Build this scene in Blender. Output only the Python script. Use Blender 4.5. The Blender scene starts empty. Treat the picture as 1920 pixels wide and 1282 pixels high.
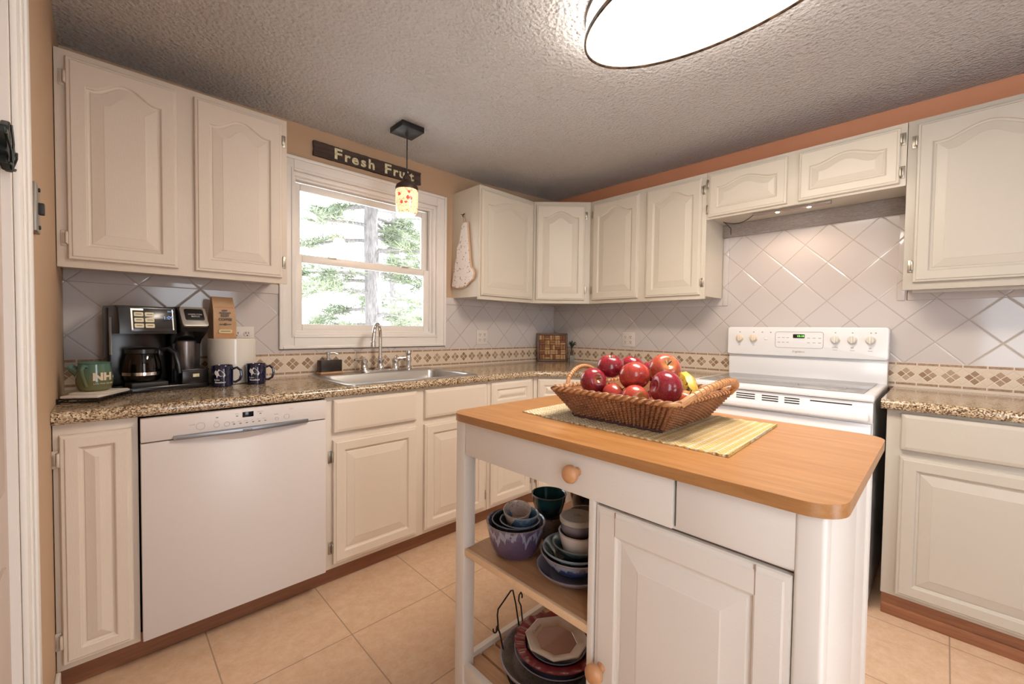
import bpy, bmesh, math, random
from mathutils import Vector, Matrix, Euler
random.seed(7)
PI = math.pi
sc = bpy.context.scene
COL = sc.collection

# ---------------------------------------------------------------- camera
cam_d = bpy.data.cameras.new('camera')
cam = bpy.data.objects.new('camera', cam_d); COL.objects.link(cam)
Rv = Vector((0.71819146, -0.69573516, 0.01239398)); Uv = Vector((0.01124895, 0.02941743, 0.99950391))
Fv = Vector((0.69575461, 0.71769576, -0.02895364))
M = Matrix.Identity(4)
for i in range(3):
    M[i][0] = Rv[i]; M[i][1] = Uv[i]; M[i][2] = -Fv[i]
M[0][3], M[1][3], M[2][3] = -2.9521, -2.4991, 1.1770
cam.matrix_world = M
cam_d.sensor_width = 36; cam_d.lens = 786.32 / 1920 * 36; cam_d.clip_start = 0.02
sc.camera = cam
# ---------------------------------------------------------------- world, lights, exposure
w = bpy.data.worlds.new('world'); sc.world = w; w.use_nodes = True
bg = w.node_tree.nodes['Background']; bg.inputs[0].default_value = (0.88, 0.94, 1.0, 1); bg.inputs[1].default_value = 6.0
sc.view_settings.view_transform = 'Standard'; sc.view_settings.look = 'None'
sc.view_settings.exposure = 0.03; sc.view_settings.gamma = 1.0; sc.view_settings.use_curve_mapping = False
P_CEIL, P_PEND, P_HOOD = 34.0, 2.2, .28

def light(name, kind, loc, power, color, parent=None, **k):
    d = bpy.data.lights.new(name, kind); d.energy = power; d.color = color
    for a, b in k.items(): setattr(d, a, b)
    o = bpy.data.objects.new(name, d); COL.objects.link(o); o.location = loc
    if parent: o.parent = parent
    return o

sun = light('sun', 'SUN', (0, -8, 9), 18.0, (1, .95, .88), angle=.03)
sun.rotation_euler = Vector((-.70, .16, -.68)).to_track_quat('-Z', 'Y').to_euler()

# ---------------------------------------------------------------- material helpers
class NT:
    def __init__(s, name):
        s.m = bpy.data.materials.new(name); s.m.use_nodes = True
        s.t = s.m.node_tree; s.b = s.t.nodes['Principled BSDF']; s.tc = None
    def n(s, k, **kw):
        o = s.t.nodes.new(k)
        for a, b in kw.items(): setattr(o, a, b)
        return o
    def link(s, a, b): s.t.links.new(a, b)
    def co(s, kind='Object'):
        if s.tc is None: s.tc = s.n('ShaderNodeTexCoord')
        return s.tc.outputs[kind]
    def val(s, x, sock):
        if isinstance(x, (int, float)): sock.default_value = x
        elif isinstance(x, tuple): sock.default_value = x if len(x) == 4 else (*x, 1)
        else: s.link(x, sock)
    def math(s, op, a, b=0.0, c=None, clamp=False):
        o = s.n('ShaderNodeMath', operation=op, use_clamp=clamp)
        s.val(a, o.inputs[0]); s.val(b, o.inputs[1])
        if c is not None: s.val(c, o.inputs[2])
        return o.outputs[0]
    def mix(s, f, a, b, mode='MIX'):
        o = s.n('ShaderNodeMix', data_type='RGBA', blend_type=mode)
        s.val(f, o.inputs[0]); s.val(a, o.inputs[6]); s.val(b, o.inputs[7]); return o.outputs[2]
    def xyz(s, v=None):
        o = s.n('ShaderNodeSeparateXYZ'); s.link(v or s.co(), o.inputs[0]); return o.outputs
    def map(s, scale=(1, 1, 1), loc=(0, 0, 0), rot=(0, 0, 0)):
        o = s.n('ShaderNodeMapping'); s.link(s.co(), o.inputs[0])
        o.inputs[1].default_value = loc; o.inputs[2].default_value = rot; o.inputs[3].default_value = scale; return o.outputs[0]
    def noise(s, scale, v=None, detail=3, rough=.5, dist=0):
        o = s.n('ShaderNodeTexNoise'); s.link(v or s.co(), o.inputs[0])
        o.inputs['Scale'].default_value = scale; o.inputs['Detail'].default_value = detail
        o.inputs['Roughness'].default_value = rough; o.inputs['Distortion'].default_value = dist; return o.outputs[0]
    def voro(s, scale, v=None, feature='F1', out='Distance'):
        o = s.n('ShaderNodeTexVoronoi', feature=feature); s.link(v or s.co(), o.inputs[0]); o.inputs['Scale'].default_value = scale
        return o.outputs[out]
    def ramp(s, f, stops):
        o = s.n('ShaderNodeValToRGB'); e = o.color_ramp.elements
        while len(e) < len(stops): e.new(.5)
        for q, (p, c) in zip(e, stops): q.position = p; q.color = c if len(c) == 4 else (*c, 1)
        s.val(f, o.inputs[0]); return o.outputs[0]
    def bump(s, h, strength=.3, dist=.01):
        o = s.n('ShaderNodeBump'); o.inputs['Strength'].default_value = strength; o.inputs['Distance'].default_value = dist
        s.link(h, o.inputs['Height']); s.link(o.outputs[0], s.b.inputs['Normal'])
    def set(s, **k):
        for a, b in k.items(): s.val(b, s.b.inputs[a.replace('_', ' ')])
        return s.m

def plain(name, c, rough=.5, metal=0, **k):
    t = NT(name); t.set(Base_Color=c, Roughness=rough, Metallic=metal)
    for a, b in k.items(): t.val(b, t.b.inputs[a.replace('_', ' ')])
    return t.m

def paint(name, c, rough=.45, grain=(1, 1, 1), gs=60, bump=.12, wear=.05):
    t = NT(name)
    n = t.noise(gs, t.map(scale=grain), 4)
    n2 = t.noise(3.0)
    dark = tuple(x * (1 - wear * 2) for x in c)
    t.set(Base_Color=t.mix(t.math('MULTIPLY', n2, .8), c, dark), Roughness=rough)
    t.bump(n, bump, .002); return t.m

def wood(name, c1, c2, scale=(1, 14, 14), rough=.35, ring=6.0, bump=.1):
    t = NT(name)
    v = t.map(scale=scale)
    n = t.noise(ring, v, 5, .6, .6)
    f = t.noise(ring * 9, v, 3, .6)
    c = t.ramp(n, [(.3, c1), (.5, tuple((a + b) / 2 for a, b in zip(c1, c2))), (.68, c2)])
    c = t.mix(.18, c, t.ramp(f, [(.35, c2), (.6, c1)]), 'MIX')
    t.set(Base_Color=c, Roughness=rough); t.bump(f, bump, .001); return t.m

def emis(name, c, s, base=None):
    t = NT(name); t.set(Base_Color=base or c, Roughness=.4, Emission_Color=c, Emission_Strength=s); return t.m

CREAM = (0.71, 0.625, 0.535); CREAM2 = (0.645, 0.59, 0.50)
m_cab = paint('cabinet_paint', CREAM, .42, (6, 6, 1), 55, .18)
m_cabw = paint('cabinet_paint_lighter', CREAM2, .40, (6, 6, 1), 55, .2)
m_cabr = paint('cabinet_paint_vignetted', (0.50, 0.46, 0.40), .40, (6, 6, 1), 55, .2)  # same cream darkened: lens vignetting at the right edge put into the colour
m_inside = plain('cabinet_underside', (0.55, 0.50, 0.45), .6)
m_island = paint('island_paint', (0.80, 0.76, 0.71), .5, (1, 9, 9), 30, .15, .07)
m_strip = plain('satin_steel_strip', (0.30, 0.32, 0.35), .35, .9)
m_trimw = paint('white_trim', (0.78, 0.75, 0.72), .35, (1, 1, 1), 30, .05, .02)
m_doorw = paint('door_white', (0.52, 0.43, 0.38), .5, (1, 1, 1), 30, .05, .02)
m_tan = paint('tan_wall_paint', (0.53, 0.365, 0.235), .6, (1, 1, 1), 90, .15, .04)
m_coral = paint('coral_wall_paint', (0.74, 0.33, 0.18), .6, (1, 1, 1), 90, .15, .04)
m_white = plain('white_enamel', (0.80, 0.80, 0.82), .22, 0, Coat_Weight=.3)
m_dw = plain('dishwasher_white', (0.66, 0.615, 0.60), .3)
m_chrome = plain('chrome', (0.75, 0.74, 0.73), .12, 1)
m_steel = NT('brushed_steel'); _n = m_steel.noise(40, m_steel.map(scale=(1, 30, 30)), 3)
m_steel.set(Base_Color=(.56, .55, .54), Metallic=1.0, Roughness=.3); m_steel.bump(_n, .06, .001); m_steel = m_steel.m
m_black = plain('black_plastic', (0.012, 0.011, 0.012), .25)
m_blackm = plain('black_matt', (0.02, 0.02, 0.022), .55)
m_iron = plain('black_wire', (0.015, 0.012, 0.012), .4, .6)
m_dark = plain('dark_gap', (0.01, 0.008, 0.008), .9)
m_silver = plain('silver_plastic', (0.48, 0.46, 0.43), .3, .6)
m_hinge = plain('hinge_metal', (0.42, 0.38, 0.32), .35, .8)
m_hingep = plain('painted_hinge', (0.62, 0.54, 0.45), .45, .2)
m_top = wood('butcher_block', (0.31, 0.135, 0.04), (0.45, 0.225, 0.085), (1.2, 14, 14), .3, 4)
m_shelf = wood('shelf_wood', (0.42, 0.22, 0.11), (0.56, 0.33, 0.18), (1.2, 14, 14), .45, 4)
m_lip = wood('shelf_edge_wood', (0.72, 0.50, 0.30), (0.80, 0.58, 0.38), (10, 1, 10), .45, 4)
m_knob = wood('knob_wood', (0.52, 0.25, 0.11), (0.60, 0.31, 0.15), (8, 8, 8), .3, 3)
m_kick = wood('toe_kick_wood', (0.20, 0.075, 0.035), (0.30, 0.125, 0.06), (1.2, 1.2, 18), .5, 5)
m_sign = wood('sign_wood', (0.022, 0.013, 0.010), (0.10, 0.065, 0.05), (1.5, 1, 22), .7, 3, .4)
m_cream = NT('sign_cream'); _n = m_cream.noise(60)
m_cream.set(Base_Color=m_cream.ramp(_n, [(.3, (.45, .42, .24)), (.6, (.80, .76, .52))]), Roughness=.7); m_cream = m_cream.m
m_glassclear = NT('window_glass')
_t = m_glassclear; _tr = _t.n('ShaderNodeBsdfTransparent'); _gl = _t.n('ShaderNodeBsdfGlossy'); _gl.inputs['Roughness'].default_value = .01
_fr = _t.n('ShaderNodeFresnel'); _fr.inputs[0].default_value = 1.45; _mx = _t.n('ShaderNodeMixShader')
_t.link(_fr.outputs[0], _mx.inputs[0]); _t.link(_tr.outputs[0], _mx.inputs[1]); _t.link(_gl.outputs[0], _mx.inputs[2])
_t.link(_mx.outputs[0], _t.t.nodes['Material Output'].inputs[0]); m_glassclear = _t.m
def tinted(name, c, rough=.02):
    t = NT(name); tr = t.n('ShaderNodeBsdfTransparent'); tr.inputs[0].default_value = (*c, 1)
    gl = t.n('ShaderNodeBsdfGlossy'); gl.inputs['Roughness'].default_value = rough
    fr = t.n('ShaderNodeFresnel'); fr.inputs[0].default_value = 1.5; mx = t.n('ShaderNodeMixShader')
    t.link(fr.outputs[0], mx.inputs[0]); t.link(tr.outputs[0], mx.inputs[1]); t.link(gl.outputs[0], mx.inputs[2])
    t.link(mx.outputs[0], t.t.nodes['Material Output'].inputs[0]); return t.m
m_carafe = tinted('smoked_glass', (.45, .40, .38)); m_jarg = tinted('jar_glass', (.75, .72, .70))

def m_tiles(name, ax, off, z0=1.353, mid=.9755, b0=-1.195, sp=.0785, d=.1108):
    """diagonal white tiles above a band of little stone diamonds; ax = horizontal coordinate index"""
    t = NT(name); c = t.xyz(); X = c[ax]; Z = c[2]
    a = t.math('SUBTRACT', X, off); b = t.math('SUBTRACT', Z, z0)
    def edge(e, s):   # distance to nearest multiple of s
        q = t.math('DIVIDE', e, s); fr = t.math('FRACT', t.math('ADD', q, 100.5)); return t.math('MULTIPLY', t.math('ABSOLUTE', t.math('SUBTRACT', fr, .5)), s)
    p = t.math('ADD', a, b); r = t.math('SUBTRACT', a, b)
    g = t.math('MINIMUM', edge(p, 2 * d), edge(r, 2 * d))
    grout = t.math('LESS_THAN', g, .0032); gh = t.math('DIVIDE', g, .008, clamp=True)
    cell = t.n('ShaderNodeTexWhiteNoise', noise_dimensions='2D'); cb = t.n('ShaderNodeCombineXYZ')
    t.link(t.math('FLOOR', t.math('DIVIDE', p, 2 * d)), cb.inputs[0]); t.link(t.math('FLOOR', t.math('DIVIDE', r, 2 * d)), cb.inputs[1]); t.link(cb.outputs[0], cell.inputs[0])
    tile = t.mix(t.math('MULTIPLY', cell.outputs[0], .35), (.57, .53, .52), (.52, .485, .475))
    upper = t.mix(grout, tile, (.44, .40, .37))
    # border
    bx = t.math('SUBTRACT', X, b0); k = t.math('FRACT', t.math('ADD', t.math('DIVIDE', bx, sp), 100.5))
    u = t.math('MULTIPLY', t.math('SUBTRACT', k, .5), sp); v = t.math('SUBTRACT', Z, mid)
    s1 = t.math('ADD', u, v); s2 = t.math('SUBTRACT', u, v)
    a1 = t.math('ABSOLUTE', s1); a2 = t.math('ABSOLUTE', s2)
    mx = t.math('MAXIMUM', a1, a2)
    dia = t.math('LESS_THAN', mx, .034)
    cross = t.math('LESS_THAN', t.math('MINIMUM', a1, a2), .0022)
    ring = t.math('LESS_THAN', t.math('ABSOLUTE', t.math('SUBTRACT', mx, .036)), .0022)
    wn = t.n('ShaderNodeTexWhiteNoise', noise_dimensions='3D'); cb2 = t.n('ShaderNodeCombineXYZ')
    t.link(t.math('FLOOR', t.math('ADD', t.math('DIVIDE', bx, sp), .5)), cb2.inputs[0]); t.link(t.math('SIGN', s1), cb2.inputs[1]); t.link(t.math('SIGN', s2), cb2.inputs[2]); t.link(cb2.outputs[0], wn.inputs[0])
    st = t.noise(90, None, 3)
    stone = t.ramp(t.math('ADD', t.math('MULTIPLY', wn.outputs[0], .6), t.math('MULTIPLY', st, .4)), [(.1, (.23, .135, .08)), (.5, (.36, .24, .15)), (.9, (.47, .35, .26))])
    tri = t.mix(st, (.63, .52, .41), (.68, .58, .47))
    band = t.mix(dia, tri, stone)
    band = t.mix(t.math('MAXIMUM', t.math('MULTIPLY', cross, dia), ring), band, (.72, .63, .53))
    av = t.math('ABSOLUTE', v)
    strip = t.math('GREATER_THAN', av, .0425)
    sk = t.math('FRACT', t.math('ADD', t.math('DIVIDE', bx, sp * 1.0), 100.0)); joint = t.math('LESS_THAN', t.math('ABSOLUTE', t.math('SUBTRACT', sk, .5)), .03)
    joint = t.math('MAXIMUM', joint, t.math('LESS_THAN', t.math('ABSOLUTE', t.math('SUBTRACT', av, .0435)), .0016))
    joint = t.math('MAXIMUM', joint, t.math('GREATER_THAN', av, .0565))
    stripc = t.mix(joint, t.ramp(st, [(.3, (.25, .15, .09)), (.7, (.42, .29, .19))]), (.66, .57, .48))
    band = t.mix(strip, band, stripc)
    isb = t.math('LESS_THAN', Z, mid + .059)
    t.set(Base_Color=t.mix(isb, upper, band), Roughness=t.math('ADD', t.math('MULTIPLY', isb, .35), .10))
    bh = t.math('DIVIDE', t.math('MINIMUM', t.math('MINIMUM', a1, a2), t.math('ABSOLUTE', t.math('SUBTRACT', mx, .036))), .004, clamp=True)
    h = t.mix(isb, gh, bh)
    nz = t.noise(9, None, 2)
    t.bump(t.math('ADD', t.math('MULTIPLY', h, .6), t.math('MULTIPLY', nz, .12)), .35, .006); return t.m
m_tileA = m_tiles('backsplash_tile_sink', 0, -2.402)
m_tileB = m_tiles('backsplash_tile_range', 1, -2.136, 1.472, .9775, -2.445, .0790, .110)

def _granite():
    t = NT('granite_laminate')
    v = t.n('ShaderNodeTexVoronoi', feature='F1'); t.link(t.co(), v.inputs[0]); v.inputs['Scale'].default_value = 230; v.inputs['Randomness'].default_value = 1
    sp = t.n('ShaderNodeSeparateColor'); t.link(v.outputs['Color'], sp.inputs[0])
    n = t.noise(45, None, 3, .6)
    f = t.math('ADD', t.math('MULTIPLY', sp.outputs[0], .75), t.math('MULTIPLY', n, .4))
    c = t.ramp(f, [(.20, (.05, .03, .02)), (.36, (.15, .09, .05)), (.5, (.30, .21, .13)), (.66, (.46, .35, .23)), (.88, (.68, .56, .40))])
    t.set(Base_Color=c, Roughness=.13, Specular_IOR_Level=.6); return t.m
m_granite = _granite()

def _floor():
    t = NT('floor_tile'); c = t.xyz()
    def e(x, o, s):
        fr = t.math('FRACT', t.math('ADD', t.math('DIVIDE', t.math('SUBTRACT', x, o), s), 100.5)); return t.math('MULTIPLY', t.math('ABSOLUTE', t.math('SUBTRACT', fr, .5)), s)
    g = t.math('MINIMUM', e(c[0], -2.285, .404), e(c[1], -.948, .3995))
    n = t.noise(20, None, 8, .75, .3); n2 = t.noise(75, None, 4, .7)
    col = t.ramp(n, [(.3, (.56, .365, .225)), (.5, (.66, .455, .305)), (.7, (.74, .55, .40))])
    col = t.mix(t.math('MULTIPLY', n2, .45), col, (.40, .27, .19))
    col = t.mix(t.math('LESS_THAN', g, .0022), col, (.34, .235, .165))
    t.set(Base_Color=col, Roughness=.5)
    t.bump(t.math('ADD', t.math('DIVIDE', g, .005, clamp=True), t.math('MULTIPLY', n2, .5)), .25, .003); return t.m
m_floor = _floor()

def _ceil():
    t = NT('popcorn_ceiling')
    a = t.noise(85, None, 4, .65, .3); b = t.voro(70, None, 'SMOOTH_F1'); n = t.noise(2.2, None, 2)
    h = t.math('ADD', t.math('MULTIPLY', a, 1.0), t.math('MULTIPLY', b, .9))
    t.set(Base_Color=t.mix(n, (.82, .80, .79), (.88, .86, .855)), Roughness=.85)
    t.bump(h, 1.0, .032); return t.m
m_ceil = _ceil()

# ---------------------------------------------------------------- mesh helpers
class B:
    def __init__(s): s.bm = bmesh.new()
    def quad(s, *p):
        return s.bm.faces.new([s.bm.verts.new(q) for q in p])
    def box(s, x0, x1, y0, y1, z0, z1, bev=0, seg=2):
        r = bmesh.ops.create_cube(s.bm, size=1)
        vs = r['verts']
        for v in vs:
            v.co = Vector((x0 + (v.co.x + .5) * (x1 - x0), y0 + (v.co.y + .5) * (y1 - y0), z0 + (v.co.z + .5) * (z1 - z0)))
        if bev:
            es = list({e for v in vs for e in v.link_edges})
            bmesh.ops.bevel(s.bm, geom=es, offset=bev, segments=seg, profile=.5, affect='EDGES')
        return s
    def lathe(s, prof, c=(0, 0, 0), n=40, axis='Z', sx=1, sy=1, fn=None, cap=True):
        rings = []
        for r, z in prof:
            ring = []
            for i in range(n):
                a = 2 * PI * i / n
                rr, zz = (fn(a, r, z) if fn else (r, z))
                p = Vector((rr * math.cos(a) * sx, rr * math.sin(a) * sy, zz))
                if axis == 'X': p = Vector((p.z, p.x, p.y))
                if axis == 'Y': p = Vector((p.x, p.z, p.y))
                if axis == '-Y': p = Vector((p.x, -p.z, p.y))
                if axis == '-X': p = Vector((-p.z, p.x, p.y))
                ring.append(s.bm.verts.new(p + Vector(c)))
            rings.append(ring)
        for a, b in zip(rings, rings[1:]):
            for i in range(n):
                j = (i + 1) % n
                s.bm.faces.new((a[i], a[j], b[j], b[i]))
        for ring, r in ((rings[0], prof[0][0]), (rings[-1], prof[-1][0])):
            if r > 1e-7 and cap: s.bm.faces.new(ring)
        return s
    def tube(s, pts, r, n=10, closed=False, rf=None):
        P = [Vector(p) for p in pts]; rings = []
        m = len(P); up = None
        for i in range(m):
            if closed: d = P[(i + 1) % m] - P[i - 1]
            else: d = P[min(i + 1, m - 1)] - P[max(i - 1, 0)]
            if d.length < 1e-9: d = Vector((0, 0, 1))
            d.normalize()
            if up is None: up = Vector((0, 0, 1)) if abs(d.z) < .9 else Vector((1, 0, 0))
            x = d.cross(up)
            if x.length < 1e-4: x = d.cross(Vector((1, 0, 0)))
            x.normalize(); y = x.cross(d); up = y
            rr = rf(i / (m - 1)) if rf else r
            rings.append([s.bm.verts.new(P[i] + (x * math.cos(2 * PI * k / n) + y * math.sin(2 * PI * k / n)) * rr) for k in range(n)])
        prs = list(zip(rings, rings[1:])) + ([(rings[-1], rings[0])] if closed else [])
        for a, b in prs:
            for k in range(n): s.bm.faces.new((a[k], a[(k + 1) % n], b[(k + 1) % n], b[k]))
        if not closed: s.bm.faces.new(rings[0]); s.bm.faces.new(rings[-1])
        return s
    def prism(s, pts, a0, a1, axis='Z', bev=0):
        def mk(p, a):
            if axis == 'Z': return (p[0], p[1], a)
            if axis == 'X': return (a, p[0], p[1])
            return (p[0], a, p[1])
        b = [s.bm.verts.new(mk(p, a0)) for p in pts]; t = [s.bm.verts.new(mk(p, a1)) for p in pts]
        n = len(pts); fs = [s.bm.faces.new(b), s.bm.faces.new(t)]
        for i in range(n): fs.append(s.bm.faces.new((b[i], b[(i + 1) % n], t[(i + 1) % n], t[i])))
        if bev:
            es = [e for e in fs[1].edges] + [e for e in fs[0].edges]
            bmesh.ops.bevel(s.bm, geom=list(set(es)), offset=bev, segments=3, profile=.5, affect='EDGES')
        return s
    def rings(s, L, cap=True):
        R = [[s.bm.verts.new(p) for p in ring] for ring in L]; n = len(R[0])
        for a, b in zip(R, R[1:]):
            for i in range(n): s.bm.faces.new((a[i], a[(i + 1) % n], b[(i + 1) % n], b[i]))
        if cap: s.bm.faces.new(R[0]); s.bm.faces.new(R[-1])
        return s
    def xf(s, mat):
        bmesh.ops.transform(s.bm, matrix=mat, verts=s.bm.verts[:]); return s
    def obj(s, name, mat, parent=None, loc=(0, 0, 0), rot=(0, 0, 0), smooth=35, normals=True, label=None):
        if normals: bmesh.ops.recalc_face_normals(s.bm, faces=s.bm.faces[:])
        me = bpy.data.meshes.new(name); s.bm.to_mesh(me); s.bm.free()
        if smooth:
            for p in me.polygons: p.use_smooth = True
            me.set_sharp_from_angle(angle=math.radians(smooth))
        me.materials.append(mat)
        o = bpy.data.objects.new(name, me); COL.objects.link(o); o.location = loc; o.rotation_euler = rot
        if parent: o.parent = parent
        if label: o['label'] = label
        return o

def tag(o, label, cat, group=None, kind=None):
    o['label'] = label; o['category'] = cat
    if group: o['group'] = group
    if kind: o['kind'] = kind
    return o
def thing(name, label, cat, loc=(0, 0, 0), rz=0, group=None):
    o = bpy.data.objects.new(name, None); COL.objects.link(o); o.empty_display_size = .05
    o.location = loc; o.rotation_euler = (0, 0, rz); return tag(o, label, cat, group)
def struct(name, b, m, parent=None, **k):
    o = b.obj(name, m, parent, **k)
    if not parent: o['kind'] = 'structure'
    return o
def sempty(name, loc=(0, 0, 0), rz=0):
    o = bpy.data.objects.new(name, None); COL.objects.link(o); o.location = loc; o.rotation_euler = (0, 0, rz); o['kind'] = 'structure'; return o
def copy_tree(o, parent=None):
    c = o.copy(); COL.objects.link(c)
    if parent: c.parent = parent
    for ch in [x for x in bpy.data.objects if x.parent == o]: copy_tree(ch, c)
    return c
def text(name, s, size, mat, parent, loc, rot=(PI / 2, 0, 0), ext=.0004, off=0, align='CENTER', fn=None, ay='CENTER', sx=1, shear=0):
    cu = bpy.data.curves.new(name, 'FONT'); cu.body = s; cu.size = size; cu.extrude = ext; cu.offset = off
    cu.align_x = align; cu.align_y = ay; cu.shear = shear; cu.resolution_u = 3
    tmp = bpy.data.objects.new('tmp', cu); COL.objects.link(tmp)
    dg = bpy.context.evaluated_depsgraph_get(); me = bpy.data.meshes.new_from_object(tmp.evaluated_get(dg))
    bpy.data.objects.remove(tmp); bpy.data.curves.remove(cu)
    for v in me.vertices: v.co.x *= sx
    if fn:
        for v in me.vertices: v.co = fn(v.co)
        rot = (0, 0, 0); loc = (0, 0, 0)
    me.materials.clear(); me.materials.append(mat); me.name = name
    o = bpy.data.objects.new(name, me); COL.objects.link(o); o.parent = parent; o.location = loc; o.rotation_euler = rot; return o

# ---------------------------------------------------------------- room shell
XL, ZC = -3.075, 2.2926
YR = -4.6
b = B().box(XL - .12, .12, YR, .12, -.1, 0); struct('floor', b, m_floor)
b = B().prism([(XL - .12, ZC), (-.9, ZC), (.12, ZC + .062), (.12, ZC + .15), (XL - .12, ZC + .15)], YR, .12, 'Y'); struct('ceiling', b, m_ceil)
wx0, wx1, wz0, wz1 = -2.218, -1.28, 1.128, 2.03
b = B().box(XL, wx0, 0, .12, 0, ZC).box(wx1, 0, 0, .12, 0, ZC).box(-.9, 0, 0, .12, ZC, ZC + .055).box(wx0, wx1, 0, .12, 0, wz0).box(wx0, wx1, 0, .12, wz1, ZC)
struct('wall_back', b, m_tan)
b = B().box(0, .12, YR - .12, .12, 0, ZC + .055); struct('wall_right', b, m_coral)
dy0, dy1, dz1 = -1.27, -2.08, 2.06
b = B().box(XL - .12, XL, dy0, .12, 0, ZC).box(XL - .12, XL, -2.30, dy1, 0, ZC).box(XL - .12, XL, YR, -3.55, 0, ZC).box(XL - .12, XL, -3.55, -2.75, 2.0, ZC).box(XL - .12, XL, -3.55, -2.75, 0, .6).box(XL - .12, XL, -2.75, -2.30, 0, ZC).box(XL - .12, XL, dy1, dy0, dz1, ZC)  # includes an unseen window opening, cut to let daylight onto the cart front
struct('wall_left', b, m_tan)
b = B().box(XL, -2.5, YR - .12, YR, 0, ZC).box(-1.65, 0, YR - .12, YR, 0, ZC).box(-.9, 0, YR - .12, YR, ZC, ZC + .05).box(-2.5, -1.65, YR - .12, YR, 2.1, ZC)  # unseen rear opening, its width set by the daylight it lets in
struct('wall_rear', b, m_tan)
b = B().box(XL, XL + .012, -1.135, -.62, 0, .10, .004); struct('baseboard_left', b, m_trimw)

# left door with casing
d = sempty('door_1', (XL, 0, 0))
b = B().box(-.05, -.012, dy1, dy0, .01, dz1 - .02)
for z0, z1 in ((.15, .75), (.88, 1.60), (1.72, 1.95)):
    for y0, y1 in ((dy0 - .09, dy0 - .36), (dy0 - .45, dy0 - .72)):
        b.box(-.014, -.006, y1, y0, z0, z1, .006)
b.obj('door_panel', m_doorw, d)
b = B()
for y0, y1 in ((dy0, dy0 + .13), (dy1 - .13, dy1)):
    b.box(0, .010, y0, y1, 0, dz1 + .11, .003); b.box(.008, .016, y0 + (.085 if y0 == dy0 else .012), y1 - (.012 if y0 == dy0 else .085), 0, dz1 + .1, .004); b.box(.008, .014, y0 + .03, y0 + .04, 0, dz1 + .1, .003)
b.box(0, .010, dy1 - .13, dy0 + .13, dz1, dz1 + .11, .003); b.box(-.10, 0, dy0 - .02, dy0, 0, dz1).box(-.10, 0, dy1, dy1 + .02, 0, dz1)
b.obj('door_casing', m_trimw, d)

# window
W = sempty('window_1', (0, 0, 0))
b = B()
cw = .076
x0, x1, z0, z1 = wx0 - cw + .01, wx1 + cw - .004, wz0 - cw + .005, wz1 + cw
def frame_ring(b, X0, X1, Z0, Z1, wdt, y0, y1, bev=.003):
    b.box(X0, X0 + wdt, y0, y1, Z0, Z1, bev); b.box(X1 - wdt, X1, y0, y1, Z0, Z1, bev)
    b.box(X0 + wdt, X1 - wdt, y0, y1, Z0, Z0 + wdt, bev); b.box(X0 + wdt, X1 - wdt, y0, y1, Z1 - wdt, Z1, bev)
frame_ring(b, x0, x1, z0, z1, cw, -.016, 0, .004)
frame_ring(b, x0, x1, z0, z1, .018, -.026, 0, .005)
frame_ring(b, x0 + cw - .014, x1 - cw + .014, z0 + cw - .014, z1 - cw + .014, .012, -.022, 0, .004)
b.obj('window_casing', m_trimw, W)
b = B(); frame_ring(b, wx0, wx1, wz0, wz1, .02, 0, .12, .001); frame_ring(b, wx0 + .02, wx1 - .02, wz0 + .02, wz1 - .02, .012, .03, .045, .001)
frame_ring(b, wx0 + .02, wx1 - .02, wz0 + .02, wz1 - .02, .010, .085, .12, .001)
b.obj('window_frame', m_trimw, W)
fx0, fx1 = wx0 + .03, wx1 - .03
b = B(); frame_ring(b, fx0, fx1, 1.155, 1.585, .040, .045, .068, .004); lo = b.obj('lower_sash', m_trimw, W)
b = B(); b.box(fx0 + .038, fx1 - .038, .054, .058, 1.193, 1.547); b.obj('pane', m_glassclear, lo)
b = B(); frame_ring(b, fx0, fx1, 1.555, 1.995, .040, .078, .100, .004); up = b.obj('upper_sash', m_trimw, W)
b = B(); b.box(fx0 + .038, fx1 - .038, .087, .091, 1.593, 1.957); b.obj('pane', m_glassclear, up)
for xx in (-1.98, -1.50):
    B().box(xx - .025, xx + .025, .040, .062, 1.583, 1.594, .003).obj('sash_lock', m_silver, lo)

# backsplashes
b = B().box(XL, 0, -.009, -.0006, .908, 1.0516).box(XL, x0, -.009, -.0006, 1.0516, 1.352).box(x1, 0, -.009, -.0006, 1.0516, 1.352)
b.box(XL, x0, -.016, -.0006, 1.352, 1.403, .004).box(x1, 0, -.016, -.0006, 1.352, 1.403, .004)
bsA = b.obj('tile_backsplash', m_tileA); tag(bsA, 'diagonal white tile backsplash with diamond border, behind the sink and coffee maker', 'backsplash')
b = B().box(-.009, -.0006, -3.6, 0, .908, 1.352).box(-.009, -.0006, -2.357, -1.463, 1.352, 1.86)
b.box(-.016, -.0006, -1.468, 0, 1.352, 1.403, .004).box(-.016, -.0006, -3.6, -2.36, 1.352, 1.403, .004)
b.box(-.018, -.0006, -1.500, -1.466, 1.352, 1.795, .004).box(-.018, -.0006, -2.352, -2.320, 1.352, 1.795, .004)
bsB = b.obj('tile_backsplash', m_tileB); tag(bsB, 'diagonal white tile backsplash with diamond border, behind the white range', 'backsplash')

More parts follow.
